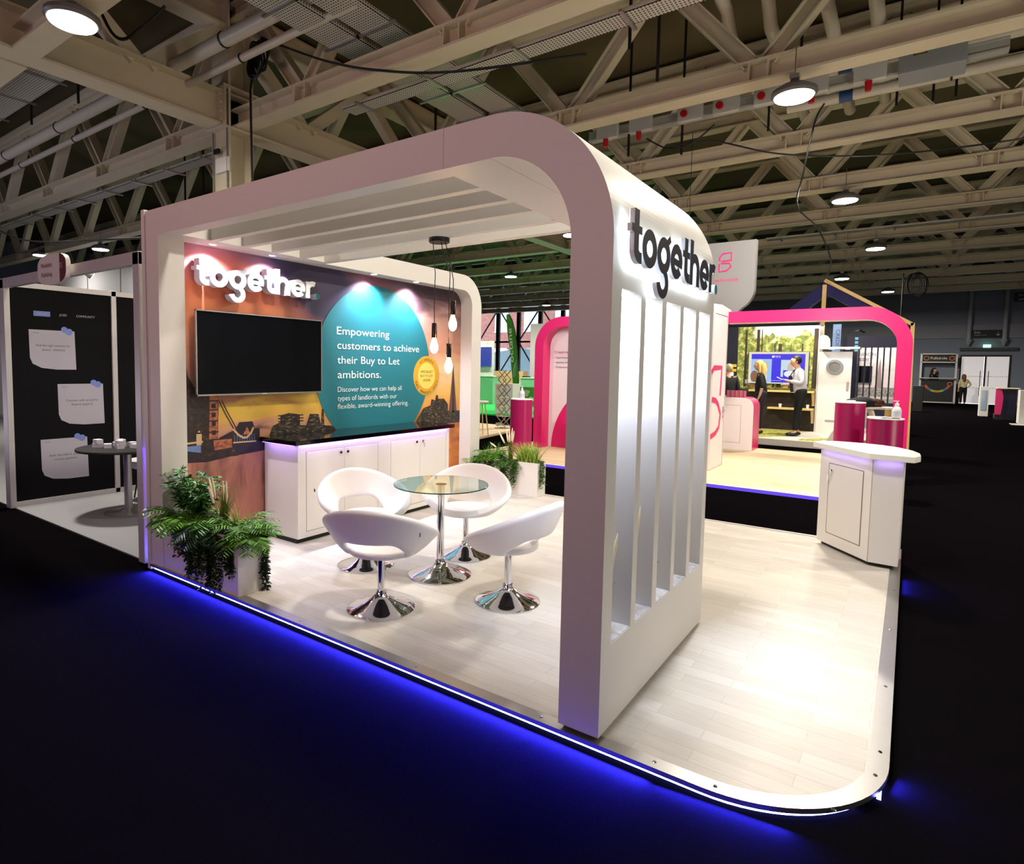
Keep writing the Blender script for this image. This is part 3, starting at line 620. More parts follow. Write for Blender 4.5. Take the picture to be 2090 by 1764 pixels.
pl([(.2, .05), (YI, .05), (YI, ZH-.2)]+ic[::-1][1:]+[(.2, ZH)], 0, 0)
pl([(.2, .05), (1.2, .05), (1.2, .9), (.2, .9)], 1, 4); pl([(3.2, .05), (YI, .05), (YI, .98), (3.2, .98)], 1, 14)
pl([(.2, .99), (1.2, 1.0), (1.2, .9), (1.066, .885), (.727, .866), (.5, .84), (.2, .86)], 2, 3); pl([(3.2, 1.0), (YI, 1.02), (YI, .96), (3.2, .97)], 2, 3)
pl([(.2, 2.05), (.27, 2.0), (.30, 1.75), (.335, 1.6), (.421, 1.46), (.59, 1.46), (.612, 1.413), (.615, 1.333), (.601, 1.0), (.2, 1.0)], 3, 1); pl([(.53, 1.44), (.61, 1.44), (.6, 1.04), (.52, 1.04)], 4, 2)
for z in (1.1, 1.2, 1.3, 1.38): pl([(.2, z), (.61, z), (.61, z+.012), (.2, z+.012)], 5, 3)
for i in range(4): pl([(.545, 1.08+.08*i), (.585, 1.08+.08*i), (.585, 1.12+.08*i), (.545, 1.12+.08*i)], 6, 3)
pl([(.40, 1.0), (.45, 1.0), (.45, 1.10), (.425, 1.13), (.40, 1.10)], 5, 13)
pl([(.461, 1.044), (.749, 1.041), (.752, .941), (.812, .865), (.459, .87), (.40, .9)], 5, 1); pl([(.56, 1.03), (.74, 1.03), (.745, .95), (.57, .94)], 6, 2)
pl([(.2, 1.01), (.46, 1.02), (.46, 1.035), (.2, 1.03)], 6, 13); pl([(.2, .99), (.44, 1.0), (.44, .93), (.2, .98)], 6, 12)
pl([(.745, .985), (1.04, .98), (1.04, 1.10), (.94, 1.12), (.745, 1.10), (.62, 1.05), (.62, .99)], 4, 1)
pl([(.778, 1.0), (.785, 1.12), (.821, 1.178), (.961, 1.178), (.985, 1.11), (1.03, 1.11), (1.04, .98)], 5, 3); pl([(.86, 1.06), (.90, 1.13), (.94, 1.06)], 6, 2)
for off in (0, .028):
    L, R_ = thick([(.616+off, 1.39), (.682+off, 1.263), (.755+off, 1.136), (.80+off, 1.08)], .009)
    for i in range(len(L)-1): pl([L[i], L[i+1], R_[i+1], R_[i]], 6, 3)
L, R_ = thick([(.755, 1.12), (.81, 1.06), (.86, 1.03), (.90, 1.03), (.945, 1.07), (.97, 1.12)], .02)
for i in range(len(L)-1): pl([L[i], L[i+1], R_[i+1], R_[i]], 7, 13)
pl([(.755, .985), (1.0, .98), (1.0, .992), (.755, .998)], 7, 13)
for i in range(9): pl([(.77+.026*i, .99), (.775+.026*i, .99), (.775+.026*i, 1.06), (.77+.026*i, 1.06)], 6, 12)
pl([(1.12, .95), (1.151, 1.031), (1.185, 1.116), (1.277, 1.148), (1.277, 1.217), (1.383, 1.236), (1.515, 1.214), (1.515, 1.103), (1.596, 1.097), (1.641, 1.212), (1.757, 1.206), (1.789, 1.084), (1.80, 1.256), (1.826, 1.256), (1.836, 1.081), (2.1, 1.049), (2.2, .95)], 3, 5)
for z in (1.15, 1.18, 1.21): pl([(1.25, z), (1.56, z-.008), (1.56, z+.002), (1.25, z+.01)], 4, 3)
pl([(3.25, .98), (3.31, 1.018), (3.46, 1.19), (3.60, 1.22), (3.62, 1.30), (3.70, 1.28), (3.71, 1.35), (3.75, 1.35), (3.76, 1.30), (3.88, 1.30), (3.967, 1.222), (3.969, 1.135), (4.234, 1.123), (4.235, .98)], 4, 5)
pl([(3.985, 1.10), (4.075, 1.752), (4.165, 1.10)], 3, 6); pl([(4.07, 1.10), (4.075, 1.752), (4.1, 1.10)], 4, 1)
pl([(2.632+.933*math.cos(2*PI*i/96), 1.707+.933*math.sin(2*PI*i/96)) for i in range(96)], 8, 7)
pl([(3.511+.256*math.cos(2*PI*i/64), 1.606+.252*math.sin(2*PI*i/64)) for i in range(64)], 9, 9); pl([(3.511+.17*math.cos(2*PI*i/64), 1.606+.168*math.sin(2*PI*i/64)) for i in range(64)], 10, 10)
XL = .0066
for s_, y, z, wd, hc, bo in (('Empowering', 2.005, 2.058, .81, .088, .008), ('customers to achieve', 2.011, 1.902, 1.346, .088, .008), ('their Buy to Let', 2.012, 1.742, .988, .088, .008), ('ambitions.', 2.017, 1.582, .666, .088, .008), ('Discover how we can help all', 2.017, 1.432, 1.021, .058, 0), ('types of landlords with our', 2.017, 1.336, .937, .058, 0), ('flexible, award-winning offering.', 2.017, 1.246, 1.147, .058, 0)):
    q.text(s_, frame_yz(XL, y, z), width=wd, height=hc, mi=8, bold=0. if hc > .08 else -.006)
for s_, z in (('SPECIALIST', 1.645), ('BUY TO LET', 1.59), ('LENDER', 1.535)): q.text(s_, frame_yz(XL+.001, 3.511, z), height=.03, width={'L': .15}.get(s_[0], .24), mi=11, align='C')
def arc_text(s_, c, r, a0, a1, hc, flip=False):
    n_ = len(s_)
    for i, ch in enumerate(s_):
        if ch == ' ': continue
        a = math.radians(a0+(a1-a0)*i/(n_-1)); y = c[0]+r*math.cos(a); z = c[1]+r*math.sin(a); rot = a-PI/2 if not flip else a+PI/2
        M = frame_yz(XL+.001, y, z) @ Matrix.Rotation(rot, 4, 'Z'); q.text(ch, M, height=hc, mi=11, align='C')
arc_text('WINNERS', (3.511, 1.606), .19, 125, 55, .036); arc_text('B&C AWARDS 2023', (3.511, 1.606), .235, 202, 338, .036, True)
q.build('mural', mats_m, dw)
# downlights in the header
for i, y in enumerate((.50, 1.10, 2.42, 3.13)):
    lab = ['nearest recessed downlight above the white sign', 'recessed downlight above the middle of the white sign', 'recessed downlight above the teal circle', 'furthest recessed downlight, right of the teal circle'][i]
    t = thing('downlight', (.145, y, ZH), lab, 'downlight', 'recessed downlights under the mural header')
    MB().lathe([(.035, -.006), (.048, -.006), (.05, 0), (.035, 0), (.035, -.006)], (.145, y, ZH), 24).build('bezel', WHITE, t, smooth=40)
    MB().lathe([(0, -.004), (.035, -.004), (.035, 0), (0, 0)], (.145, y, ZH), 24).build('lens', DOWNE, t)
    light('SPOT', 'downlight_beam', (.15, y, ZH-.012), 190, (.86, .86, 1.), .03, (-.16, 0, -1), angle=124, blend=.7)
# ------------------------------------------------------------------ television
tv = thing('television', (.06, 1.04, 1.435), 'large black flat television with thin silver bezel on the mural wall', 'television')
q = MB(); y0, y1, z0, z1 = .36, 1.727, 1.437, 2.18
q.box((.03, y0+.02, z0+.02), (.08, y1-.02, z1-.02)); q.build('case', DARKPL, tv)
q = MB(); q.box((.07, y0, z0), (.092, y1, z0+.014)); q.box((.07, y0, z1-.008), (.092, y1, z1)); q.box((.07, y0, z0), (.092, y0+.008, z1)); q.box((.07, y1-.008, z0), (.092, y1, z1)); q.build('bezel', mat('silver_bezel', (150, 146, 140), .35, metal=.6), tv)
bx((.075, y0+.006, z0+.012), (.0895, y1-.006, z1-.006)).build('screen', GLOSSB, tv)
bx((.092, 1.01, z0+.004), (.0925, 1.06, z0+.009)).build('maker_badge', WHITE, tv)
bx((.0005, .8, 1.65), (.03, 1.25, 1.95)).build('wall_bracket', DARKPL, tv)
# ------------------------------------------------------------------ cabinets
def cabinet(y0, y1, doors, label, knobs):
    t = thing('cabinet', (.25, (y0+y1)/2, ZP), label, 'cabinet', 'white cupboards under the black worktop')
    bx((.01, y0, .095), (.497, y1, .975)).build('body', WHITE, t); bx((.01, y0+.01, ZP), (.48, y1-.002, .095)).build('plinth', BLACKM, t)
    yd0, yd1 = doors[0][0], doors[-1][1]
    q = MB(); q.box((.497, y0, .095), (.511, yd0-.004, .975)); q.box((.497, yd1+.004, .095), (.511, y1, .975)); q.box((.497, yd0-.004, .913), (.511, yd1+.004, .975)); q.box((.497, yd0-.004, .095), (.511, yd1+.004, .15)); q.build('face_frame', WHITE, t)
    for (a, b2), kn in zip(doors, knobs):
        d = bx((.498, a+.001, .154), (.513, b2-.0015, .909)).build('door', WHITE, t, bevel=.002)
        MB().tube([(.513, kn, .862), (.522, kn, .862)], .013, 14).build('lock_knob', mat('dark_metal', (70, 68, 66), .3, metal=.8), d, smooth=40)
    return t
cabinet(1.088, 2.213, [(1.185, 1.658), (1.658, 2.13)], 'white two door cupboard under the near end of the black worktop', (1.61, 1.70))
c2 = cabinet(2.2135, 3.35, [(2.324, 2.807), (2.807, 3.285)], 'white two door cupboard under the far end of the black worktop', (2.75, 2.86))
MB().tube([(.523, 2.86, .862), (.535, 2.86, .85), (.535, 2.862, .80)], .005, 6).build('hanging_key', CHROME, c2)
t = thing('worktop', (.27, 2.2, .98), 'glossy black worktop on the white cupboards with violet glow beneath', 'worktop')
bx((.01, 1.035, .981), (.55, 3.41, 1.025)).build('slab', GLOSSB, t, bevel=.002)
q = MB(); q.box((.513, 1.09, .975), (.528, 3.34, .981)); q.box((.03, 1.05, .975), (.5, 1.062, .981)); q.build('led_strip', VIOL, t)
light('AREA', 'worktop_glow', (.535, 2.2, .972), 2.2, (.42, .25, 1.), 2.2, (-.25, 0, -1), shape='RECTANGLE', size_y=.02).rotation_euler = (math.radians(18), 0, PI/2)
light('AREA', 'worktop_glow_side', (.3, 1.05, .972), .45, (.3, .2, 1.), .4, (0, .1, -1), shape='RECTANGLE', size_y=.02)
# ------------------------------------------------------------------ pendant
px_, py_ = 2.0, 1.285
t = thing('pendant_lamp', (px_, py_, 2.7), 'black three drop pendant lamp with glowing pear bulbs over the glass table', 'lamp')
MB().lathe([(0, -.035), (.078, -.035), (.082, -.03), (.082, 0), (0, 0)], (px_, py_, 2.73), 32).build('canopy', BLACKM, t, smooth=40)
for (dx, dy, bx_, by_, zt, zb) in ((-.045, -.02, 2.025-.04, 1.285-.03, 2.068, 1.952), (.02, 0, 2.109, 1.285, 1.907, 1.798), (.05, .01, 2.145, 1.285, 2.235, 2.127)):
    q = MB(); P = [(px_+dx, py_+dy, 2.70), (px_+dx+(bx_-px_-dx)*.25, py_+dy, 2.6), (bx_+.004, by_, 2.45), (bx_-.004, by_, 2.25), (bx_, by_, zt)] if zt < 2.2 else [(px_+dx, py_+dy, 2.70), (px_+dx+(bx_-px_-dx)*.4, py_+dy, 2.6), (bx_, by_, 2.4), (bx_, by_, zt)]
    q.tube(P, .0035, 6).build('cord', BLACKM, t)
    so = MB().lathe([(0, zt), (.019, zt), (.0215, zt-.004), (.0215, zb), (0, zb)][::-1], (bx_, by_, 0), 20).build('socket', mat('black_nickel', (52, 46, 42), .22, metal=.9), t, smooth=40)
    MB().lathe([(.0, -.125), (.012, -.122), (.025, -.108), (.032, -.085), (.031, -.06), (.022, -.03), (.015, -.01), (.014, 0), (0, 0)], (bx_, by_, zb), 20).build('bulb', WARM, so, smooth=60)
    light('POINT', 'bulb_glow', (bx_, by_, zb-.15), 5, (1, .62, .3), .03)
# ------------------------------------------------------------------ table
tx, ty = 2.051, 1.284
t = thing('bistro_table', (tx, ty, ZP), 'round glass topped table on a chrome trumpet base', 'table')
def trumpet(R, h, r0): return [(R, 0), (R, .006), (R*.93, .016), (R*.75, .03), (R*.5, .05), (R*.28, .078), (r0*1.35, h-.025), (r0*1.15, h)]
MB().lathe(trumpet(.255, .13, .032), (tx, ty, ZP), 48).build('base', CHROME, t, smooth=40)
MB().lathe([(.03, .12), (.03, .72), (.045, .727), (.045, .73), (0, .73)], (tx, ty, ZP), 32).build('column', CHROME, t, smooth=40)
MB().lathe([(0, 0), (.375, 0), (.378, .004), (.375, .009), (0, .009)], (tx, ty, ZP+.73), 64).build('glass_top', GREENGLASS, t, smooth=40)
MB().lathe([(.3755, .0), (.379, .001), (.379, .008), (.3755, .009), (.3755, .0)], (tx, ty, ZP+.73), 64).build('glass_rim', GLASSEDGE, t, smooth=40)
# ------------------------------------------------------------------ chairs
def chair_shell():
    N = 56; V = []; Fc = []; rows = 13
    def sm(a, b, x): x = max(0, min(1, (x-a)/(b-a))); return x*x*(3-2*x)
    for i in range(N):
        th = -PI+2*PI*i/N; c = math.cos(th); s = math.sin(th); back = (1-c)/2; bw = math.acos(max(-1, min(1, -c)))   # bw: angle from the back
        hole = 1-sm(math.radians(26), math.radians(64), bw)
        P = []
        for r, z in ((.001, .425), (.08, .424), (.15, .422), (.20, .418)): P.append((r, z))
        P.append((.232, .414+.004*back))                               # seat edge
        rimz = .435+.335*back**1.25; rimr = .27+.125*sm(0, .55, back)+.0*back
        lowz = .424+.100*hole; lowr = .240+.060*hole
        P.append((lowr, lowz))
        for k in range(1, 6):
            u = k/5; P.append((lowr+(rimr-lowr)*(u**.8), lowz+(max(rimz, lowz+.004)-lowz)*u))
        for r, z in P: V.append((r*c+.02, r*s*1.0, z))
    M_ = len(V)//N
    for i in range(N):
        j = (i+1) % N; th = -PI+2*PI*(i+.5)/N; bw = math.acos(max(-1, min(1, -math.cos(th))))
        for k in range(M_-1):
            if k == 4 and bw < math.radians(60): continue
            Fc.append((i*M_+k, j*M_+k, j*M_+k+1, i*M_+k+1))
    q = MB(); q.add(V, Fc)
    bm = None
    return q
def make_chair(label):
    t = thing('tub_chair', (0, 0, 0), label, 'chair', 'white tub chairs around the glass table')
    o = chair_shell().build('seat_shell', LEATHER, t, smooth=180)
    me = o.data; b = bmesh.new(); b.from_mesh(me); bmesh.ops.remove_doubles(b, verts=b.verts, dist=.003); bmesh.ops.recalc_face_normals(b, faces=b.faces); b.to_mesh(me); b.free()
    me.polygons.foreach_set('use_smooth', [True]*len(me.polygons))
    s = o.modifiers.new('pad', 'SOLIDIFY'); s.thickness = .052; s.offset = 0; s.use_even_offset = False
    u = o.modifiers.new('soft', 'SUBSURF'); u.levels = 1; u.render_levels = 2
    q = MB().lathe([(0, .360), (.11, .360), (.12, .375), (.12, .40), (0, .40)], (0.02, 0, 0), 28); q.build('seat_mount', BLACKM, t, smooth=40)
    q = MB().lathe([(.026, .10), (.026, .35), (0, .35)], (0, 0, 0), 28); q.build('column', CHROME, t, smooth=40)
    q = MB().lathe([(.028, .34), (.031, .345), (.031, .362), (0, .362)], (0, 0, 0), 20); q.build('collar', BLACKM, t, smooth=40)
    q = MB().lathe(trumpet(.235, .125, .03), (0, 0, 0), 48); q.build('base', CHROME, t, smooth=40)
    q = MB(); q.box((-.30, -.352, .60), (-.27, -.35, .625)); o2 = q.build('care_tag', DARKPL, t)
    return t
ch = make_chair('white tub chair nearest the camera, back turned, on the left front of the table')
specs = [((2.158, .501), (-.43, .90), 'white tub chair nearest the camera, its curved back turned to the view'),
         ((2.783, 1.152), (-1, .02), 'white tub chair on the right, seen side on beside the slotted pier'),
         ((1.411, 1.083), (.92, -.38), 'white tub chair on the left, facing right in front of the cupboards'),
         ((1.905, 1.825), (.40, -.92), 'white tub chair at the back, behind the glass table')]
for i, ((x, y), (dx, dy), lb) in enumerate(specs):
    o = ch if i == 0 else copy_tree(ch)
    o.location = (x, y, ZP); o.rotation_euler = (0, 0, math.atan2(dy, dx)); o['label'] = lb
# ================================================================== planters and foliage
def leafmat(name, c1, c2, rough=.45):
    m = mat(name, c1, rough); n, l, b = nodes_of(m); g = n.new('ShaderNodeNewGeometry'); r = ramp(n, [(0, c1), (1, c2)])
    l.new(g.outputs['Random Per Island'], r.inputs['Fac']); l.new(r.outputs['Color'], b.inputs['Base Color']); b.inputs['Subsurface Weight'].default_value = 0; return m
FERN = leafmat('fern_green', (30, 92, 14), (112, 168, 38)); BAMB = leafmat('bamboo_green', (18, 78, 20), (76, 132, 48)); IVY = leafmat('ivy_green', (12, 34, 12), (36, 66, 26)); GRASS = leafmat('grass_green', (60, 70, 22), (150, 160, 60)); LIME = leafmat('lime_leaf', (90, 140, 30), (196, 214, 96))
PLUME = mat('cream_plume', (232, 222, 186), .8); SOIL = mat('dark_soil', (24, 18, 14), .9); STEM = mat('plant_stem', (54, 70, 30), .6)
def leaf(q, p, d, L, W, mi=0, droop=.25, rnd=random):
    d = d.normalized(); s = d.cross(Vector((0, 0, 1)))
    if s.length < .05: s = Vector((1, 0, 0))
    s.normalize(); n = s.cross(d); t = rnd.uniform(-.8, .8); s = s*math.cos(t)+n*math.sin(t)
    m1 = p+d*L*.35-Vector((0, 0, droop*L*.08)); m2 = p+d*L*.7-Vector((0, 0, droop*L*.3)); tip = p+d*L-Vector((0, 0, droop*L*.7))
    q.add([tuple(v) for v in (p, m1+s*W/2, m1-s*W/2, m2+s*W*.38, m2-s*W*.38, tip)], [(0, 2, 1), (1, 2, 4, 3), (3, 4, 5)], mi)
def fern(q, c, n, L, rnd, spread=1.0, up=.9, fat=.055, steps=12, lim=None):
    for i in range(n):
        a = rnd.uniform(0, 2*PI); el = rnd.uniform(.25, 1.0)*up; l = L*rnd.uniform(.65, 1.1); p = Vector(c)+Vector((rnd.uniform(-.05, .05), rnd.uniform(-.04, .04), 0)); d = Vector((math.cos(a)*spread, math.sin(a)*spread*.8, el)).normalized(); pts = [p.copy()]
        for k in range(steps):
            p = p+d*l/steps; d = (d+Vector((0, 0, -1.5/steps))).normalized(); pts.append(p.copy())
            s = d.cross(Vector((0, 0, 1))).normalized(); w = fat*math.sin(PI*(k+1.5)/(steps+1.5))+.008
            for sg in (-1, 1): leaf(q, p, s*sg+d*.55, w*1.6, .011, 0, .3, rnd)
        q.tube(pts, .0018, 3, 1, cap=False)
def shrub(q, c, n, h, rnd, L=.07, W=.016, sx=.14, sy=.07, q2=None):
    for i in range(n):
        b = Vector(c)+Vector((rnd.uniform(-sx, sx)*.5, rnd.uniform(-sy, sy)*.5, 0)); tip = Vector(c)+Vector((rnd.uniform(-sx, sx)*1.25, rnd.uniform(-sy, sy)*1.2, h*rnd.uniform(.55, 1.05))); pts = [b.lerp(tip, k/6)+Vector((0, 0, .02*math.sin(k))) for k in range(7)]; q.tube(pts, .002, 3, 1, cap=False)
        for k in range(2, 7):
            for j in range(4):
                a = rnd.uniform(0, 2*PI); leaf(q, pts[k], Vector((math.cos(a), math.sin(a), rnd.uniform(-.1, .7))), L*rnd.uniform(.6, 1.15), W, 0, .4, rnd)
def trail(q, start, out, length, rnd, floor_z=.055, L=.032, W=.02, wob=.03, wallcl=None):
    p = Vector(start); d = Vector(out)+Vector((0, 0, .15)); pts = [p.copy()]; n = int(length/.022)
    for k in range(n):
        d = d*.72+Vector((rnd.uniform(-1, 1)*wob*6, rnd.uniform(-1, 1)*wob*3, -1))*.3
        if p.z < floor_z+.02: d = Vector((out[0]+rnd.uniform(-.5, .5), out[1]+rnd.uniform(-.3, .3), 0.01))
        p = p+d.normalized()*.022
        if p.z < floor_z: p.z = floor_z+.006
        pts.append(p.copy())
        for j in range(2):
            a = rnd.uniform(0, 2*PI); leaf(q, p, Vector((math.cos(a), math.sin(a)*.8, rnd.uniform(-.5, .3))), L*rnd.uniform(.7, 1.2), W, 0, .3, rnd)
    q.tube(pts, .0014, 3, 1, cap=False)
def grass(q, c, n, h, rnd, lean=.35, w=.008, mi=0, sp=.03):
    for i in range(n):
        a = rnd.uniform(0, 2*PI); b = Vector(c)+Vector((rnd.uniform(-sp, sp), rnd.uniform(-sp, sp)*.6, 0)); ln = rnd.uniform(.05, lean); hh = h*rnd.uniform(.6, 1.1); P = []
        for k in range(6):
            u = k/5; P.append(b+Vector((math.cos(a)*ln*hh*u*u, math.sin(a)*ln*hh*u*u, hh*(u-.18*ln*u*u))))
        s = Vector((-math.sin(a), math.cos(a), 0))*w/2
        vs = [];
        for k, p in enumerate(P): ww = s*(1-k/5*.92); vs += [tuple(p+ww), tuple(p-ww)]
        q.add(vs, [(2*k, 2*k+1, 2*k+3, 2*k+2) for k in range(5)], mi)
def plume(q, a, b, r=.011, mi=2):
    a = Vector(a); b = Vector(b); q.tube([a, a.lerp(b, .5)], .002, 4, 1); P = [a.lerp(b, .45+.55*k/6) for k in range(7)]; q.tube(P, [r*x for x in (.5, .9, 1, 1, .9, .7, .2)], 7, mi)
def fol(name, q, label, cat='plant', m=None, group=None, part='foliage'):
    o = q.build(name, m, smooth=None); return tag(o, label, cat, group)
def split_plant(name, q, mats, label, loc, group=None):
    """foliage and stalks as two parts of one plant"""
    t = thing(name, loc, label, 'plant', group)
    names = ['foliage', 'stems', 'flower_plumes']
    for mi in range(3):
        idx = [i for i, m in enumerate(q.m) if m == mi]
        if not idx: continue
        r = MB(); mp = {}
        for i in idx:
            f = []
            for v in q.f[i]:
                if v not in mp: mp[v] = len(r.v); r.v.append(q.v[v])
                f.append(mp[v])
            r.f.append(tuple(f)); r.m.append(0)
        r.build(names[mi], mats[mi], t)
    return t
def planter(name, x0, x1, y0, y1, h, label, m=WHITE):
    t = thing(name, ((x0+x1)/2, (y0+y1)/2, ZP), label, 'planter', 'white trough planters')
    q = MB(); w = .012; z = ZP+h
    q.box((x0, y0, ZP), (x1, y0+w, z)); q.box((x0, y1-w, ZP), (x1, y1, z)); q.box((x0, y0+w, ZP), (x0+w, y1-w, z)); q.box((x1-w, y0+w, ZP), (x1, y1-w, z)); q.box((x0+w, y0+w, ZP), (x1-w, y1-w, ZP+.02)); q.build('trough', m, t)
    bx((x0+w, y0+w, ZP+.02), (x1-w, y1-w, z-.03)).build('soil', SOIL, t); return t
planter('trough_planter', .189, 1.225, .003, .208, .42, 'long white trough planter at the front left end of the platform, overflowing with plants')
R = random.Random
zt = ZP+.40
r = R(1); q = MB(); shrub(q, (.44, .12, zt), 52, .38, r, L=.088, W=.021, sx=.20, sy=.10)
for (x, z) in ((.30, .86), (.22, .70), (.40, .80), (.62, .84)):
    for k in range(7): a = r.uniform(0, 2*PI); leaf(q, Vector((x, .1, z)), Vector((math.cos(a), .3*math.sin(a), r.uniform(-.2, .8))), .085, .019, 0, .2, r)
    q.tube([(.42, .12, zt), (x, .1, z)], .002, 4, 1)
split_plant('bamboo_shrub', q, [BAMB, STEM, PLUME], 'leafy bamboo like shrub rising at the left of the front planter', (.46, .12, zt))
r = R(2); q = MB(); fern(q, (.33, .09, zt), 40, .34, r, up=1.1); fern(q, (.55, .08, zt+.02), 30, .27, r); fern(q, (.75, .1, zt+.02), 24, .24, r); split_plant('fern', q, [FERN, STEM, PLUME], 'bright fern spreading over the left end of the front planter', (.35, .09, zt))
r = R(3); q = MB(); fern(q, (1.08, .12, zt), 50, .29, r, up=1.5); fern(q, (1.2, .13, zt), 26, .23, r, up=1.0); split_plant('fern', q, [FERN, STEM, PLUME], 'lime bright fern at the right end of the front planter above the white end panel', (1.1, .12, zt))
r = R(4); q = MB(); grass(q, (.88, .11, zt), 110, .36, r, .5, .008)
for a_, b_2 in (((.8, .1, zt+.12), (.70, .1, .84)), ((.82, .1, zt+.1), (.76, .09, .86)), ((.85, .12, zt+.1), (.86, .12, .83)), ((.87, .12, zt+.12), (.905, .12, .84)), ((.84, .09, zt+.1), (.725, .08, .78)), ((.9, .12, zt+.1), (.92, .11, .80))): plume(q, a_, b_2, .0105)
split_plant('fountain_grass', q, [GRASS, STEM, PLUME], 'tall grass tuft with cream plumes in the middle of the front planter', (.88, .11, zt))
r = R(5); q = MB()
for i in range(120): x = .38+.78*r.random(); trail(q, (x, .04, zt+.03), (r.uniform(-.25, .25), -.55, 0), r.uniform(.12, .46)*(1.1 if .58 < x < 1.08 else .7), r, floor_z=.012, wob=.02)
fern(q, (.8, .03, zt+.02), 26, .26, r, spread=1.0, up=.5); shrub(q, (.85, .06, zt-.02), 16, .16, r, L=.05, W=.014, sx=.25, sy=.05)
split_plant('trailing_ivy', q, [IVY, STEM, PLUME], 'dark ivy hanging down the front of the front planter towards the blue light', (.8, 0, .3))
r = R(6); q = MB()
for i in range(16): trail(q, (1.16+.06*r.random(), .17+.05*r.random(), zt+.03), (r.uniform(.25, .5), r.uniform(.05, .3), 0), r.uniform(.32, .56), r, floor_z=ZP+.006, wob=.022)
for i in range(14): trail(q, (1.0+.2*r.random(), .10+.1*r.random(), zt+.04), (r.uniform(.2, .5), r.uniform(-.1, .3), .2), r.uniform(.08, .16), r, floor_z=ZP+.006)
split_plant('trailing_ivy', q, [IVY, STEM, PLUME], 'ivy strand hanging off the right corner of the front planter onto the planks', (1.25, .2, .3))
r = R(7); q = MB(); grass(q, (1.02, .12, zt), 18, .26, r, .95, .014); split_plant('spider_plant', q, [LIME, STEM, PLUME], 'striped lime blades fanning right of the grass plumes in the front planter', (1.02, .12, zt))
# rear planters
SACK = mat('soft_white_pot', (232, 230, 222), .6, bump=.3, nscale=6)
planter('trough_planter', .30, .68, 4.33, 4.54, .44, 'white planter behind the back chair, left of the pair on the rear edge', SACK); planter('trough_planter', .80, 1.2, 4.34, 4.55, .44, 'white planter on the rear edge beside the dark aisle, right of the pair', SACK)
zr = ZP+.42
r = R(11); q = MB(); fern(q, (.44, 4.44, zr), 46, .30, r, up=1.5); fern(q, (.22, 4.42, zr-.02), 26, .26, r, up=1.2); grass(q, (.45, 4.44, zr), 60, .24, r, 1.0, .012, sp=.12); split_plant('fern', q, [FERN, STEM, PLUME], 'fern mound in the left rear planter next to the mural wall end', (.4, 4.44, zr))
r = R(12); q = MB()
for i in range(34): trail(q, (r.uniform(.05, .55), 4.35, zr+.03), (r.uniform(-.4, .1), -.4, 0), r.uniform(.10, .34), r, wob=.03)
split_plant('trailing_ivy', q, [IVY, STEM, PLUME], 'dark ivy spilling left out of the left rear planter', (.3, 4.35, .4))
r = R(13); q = MB(); grass(q, (.72, 4.44, zr), 46, .34, r, .7, .012)
for a_, b_2 in (((.7, 4.44, zr+.1), (.52, 4.44, .86)), ((.7, 4.44, zr+.1), (.645, 4.44, .90)), ((.71, 4.44, zr+.12), (.69, 4.44, .88)), ((.72, 4.44, zr+.12), (.74, 4.44, .92)), ((.72, 4.44, zr+.12), (.77, 4.44, .88)), ((.6, 4.40, zr+.12), (.42, 4.38, .70))): plume(q, a_, b_2, .012)
split_plant('fountain_grass', q, [GRASS, STEM, PLUME], 'grass tuft with cream plumes between the two rear planters', (.72, 4.44, zr))
r = R(14); q = MB(); grass(q, (1.0, 4.44, zr-.02), 330, .30, r, 1.15, .015, sp=.13); split_plant('spider_plant', q, [LIME, STEM, PLUME], 'bushy lime coloured grass in the right rear planter', (1.02, 4.44, zr))
r = R(15); q = MB()
for i in range(30): trail(q, (r.uniform(.66, .90), 4.335, zr+.05), (r.uniform(-.2, .1), -.35, 0), r.uniform(.18, .46), r, wob=.03)
for i in range(16): trail(q, (r.uniform(1.14, 1.22), r.uniform(4.36, 4.5), zr+.05), (.35, -.1, 0), r.uniform(.16, .40), r, wob=.03)
fern(q, (.75, 4.38, zr), 22, .24, r, up=.5)
split_plant('trailing_ivy', q, [leafmat('vine_green', (28, 66, 20), (84, 124, 44)), STEM, PLUME], 'green vines draping both sides of the right rear planter', (1.0, 4.4, .4))
# reed stems in the pier slots
SL = ['in the nearest slot of the pier', 'in the second slot of the pier', 'in the middle slot of the pier', 'in the fourth slot of the pier', 'in the furthest slot of the pier']
for i, (a, b2) in enumerate(slots):
    r = R(20+i); q = MB(); c = (XW-.09, a+.05, ZS0+.004); base = Vector(c); hgt = [.44, .52, .50, .42, .50][i]
    for k in range(5):
        tip = base+Vector((r.uniform(-.03, .04), r.uniform(.0, .09), hgt*r.uniform(.55, 1))); q.tube([base, base.lerp(tip, .5)+Vector((0, -.01, 0)), tip], .0022, 4, 1); leaf(q, base.lerp(tip, .45), Vector((r.uniform(0, .4), r.uniform(.2, .8), .8)), .13, .006, 0, .3, r); leaf(q, base.lerp(tip, .7), Vector((.1, r.uniform(.2, .8), .9)), .12, .006, 0, .3, r)
    for k in range({0: 2, 1: 2, 2: 0, 3: 1, 4: 1}[i]):
        tip = base+Vector((.04, .05+.07*k, hgt+(.03 if k else 0))); plume(q, tuple(base), tuple(tip), .012)
    split_plant('reed_stem', q, [leafmat('reed_green', (24, 38, 20), (64, 80, 40)), STEM, PLUME], 'slim reed stems '+SL[i], c, 'reed stems in the pier slots')
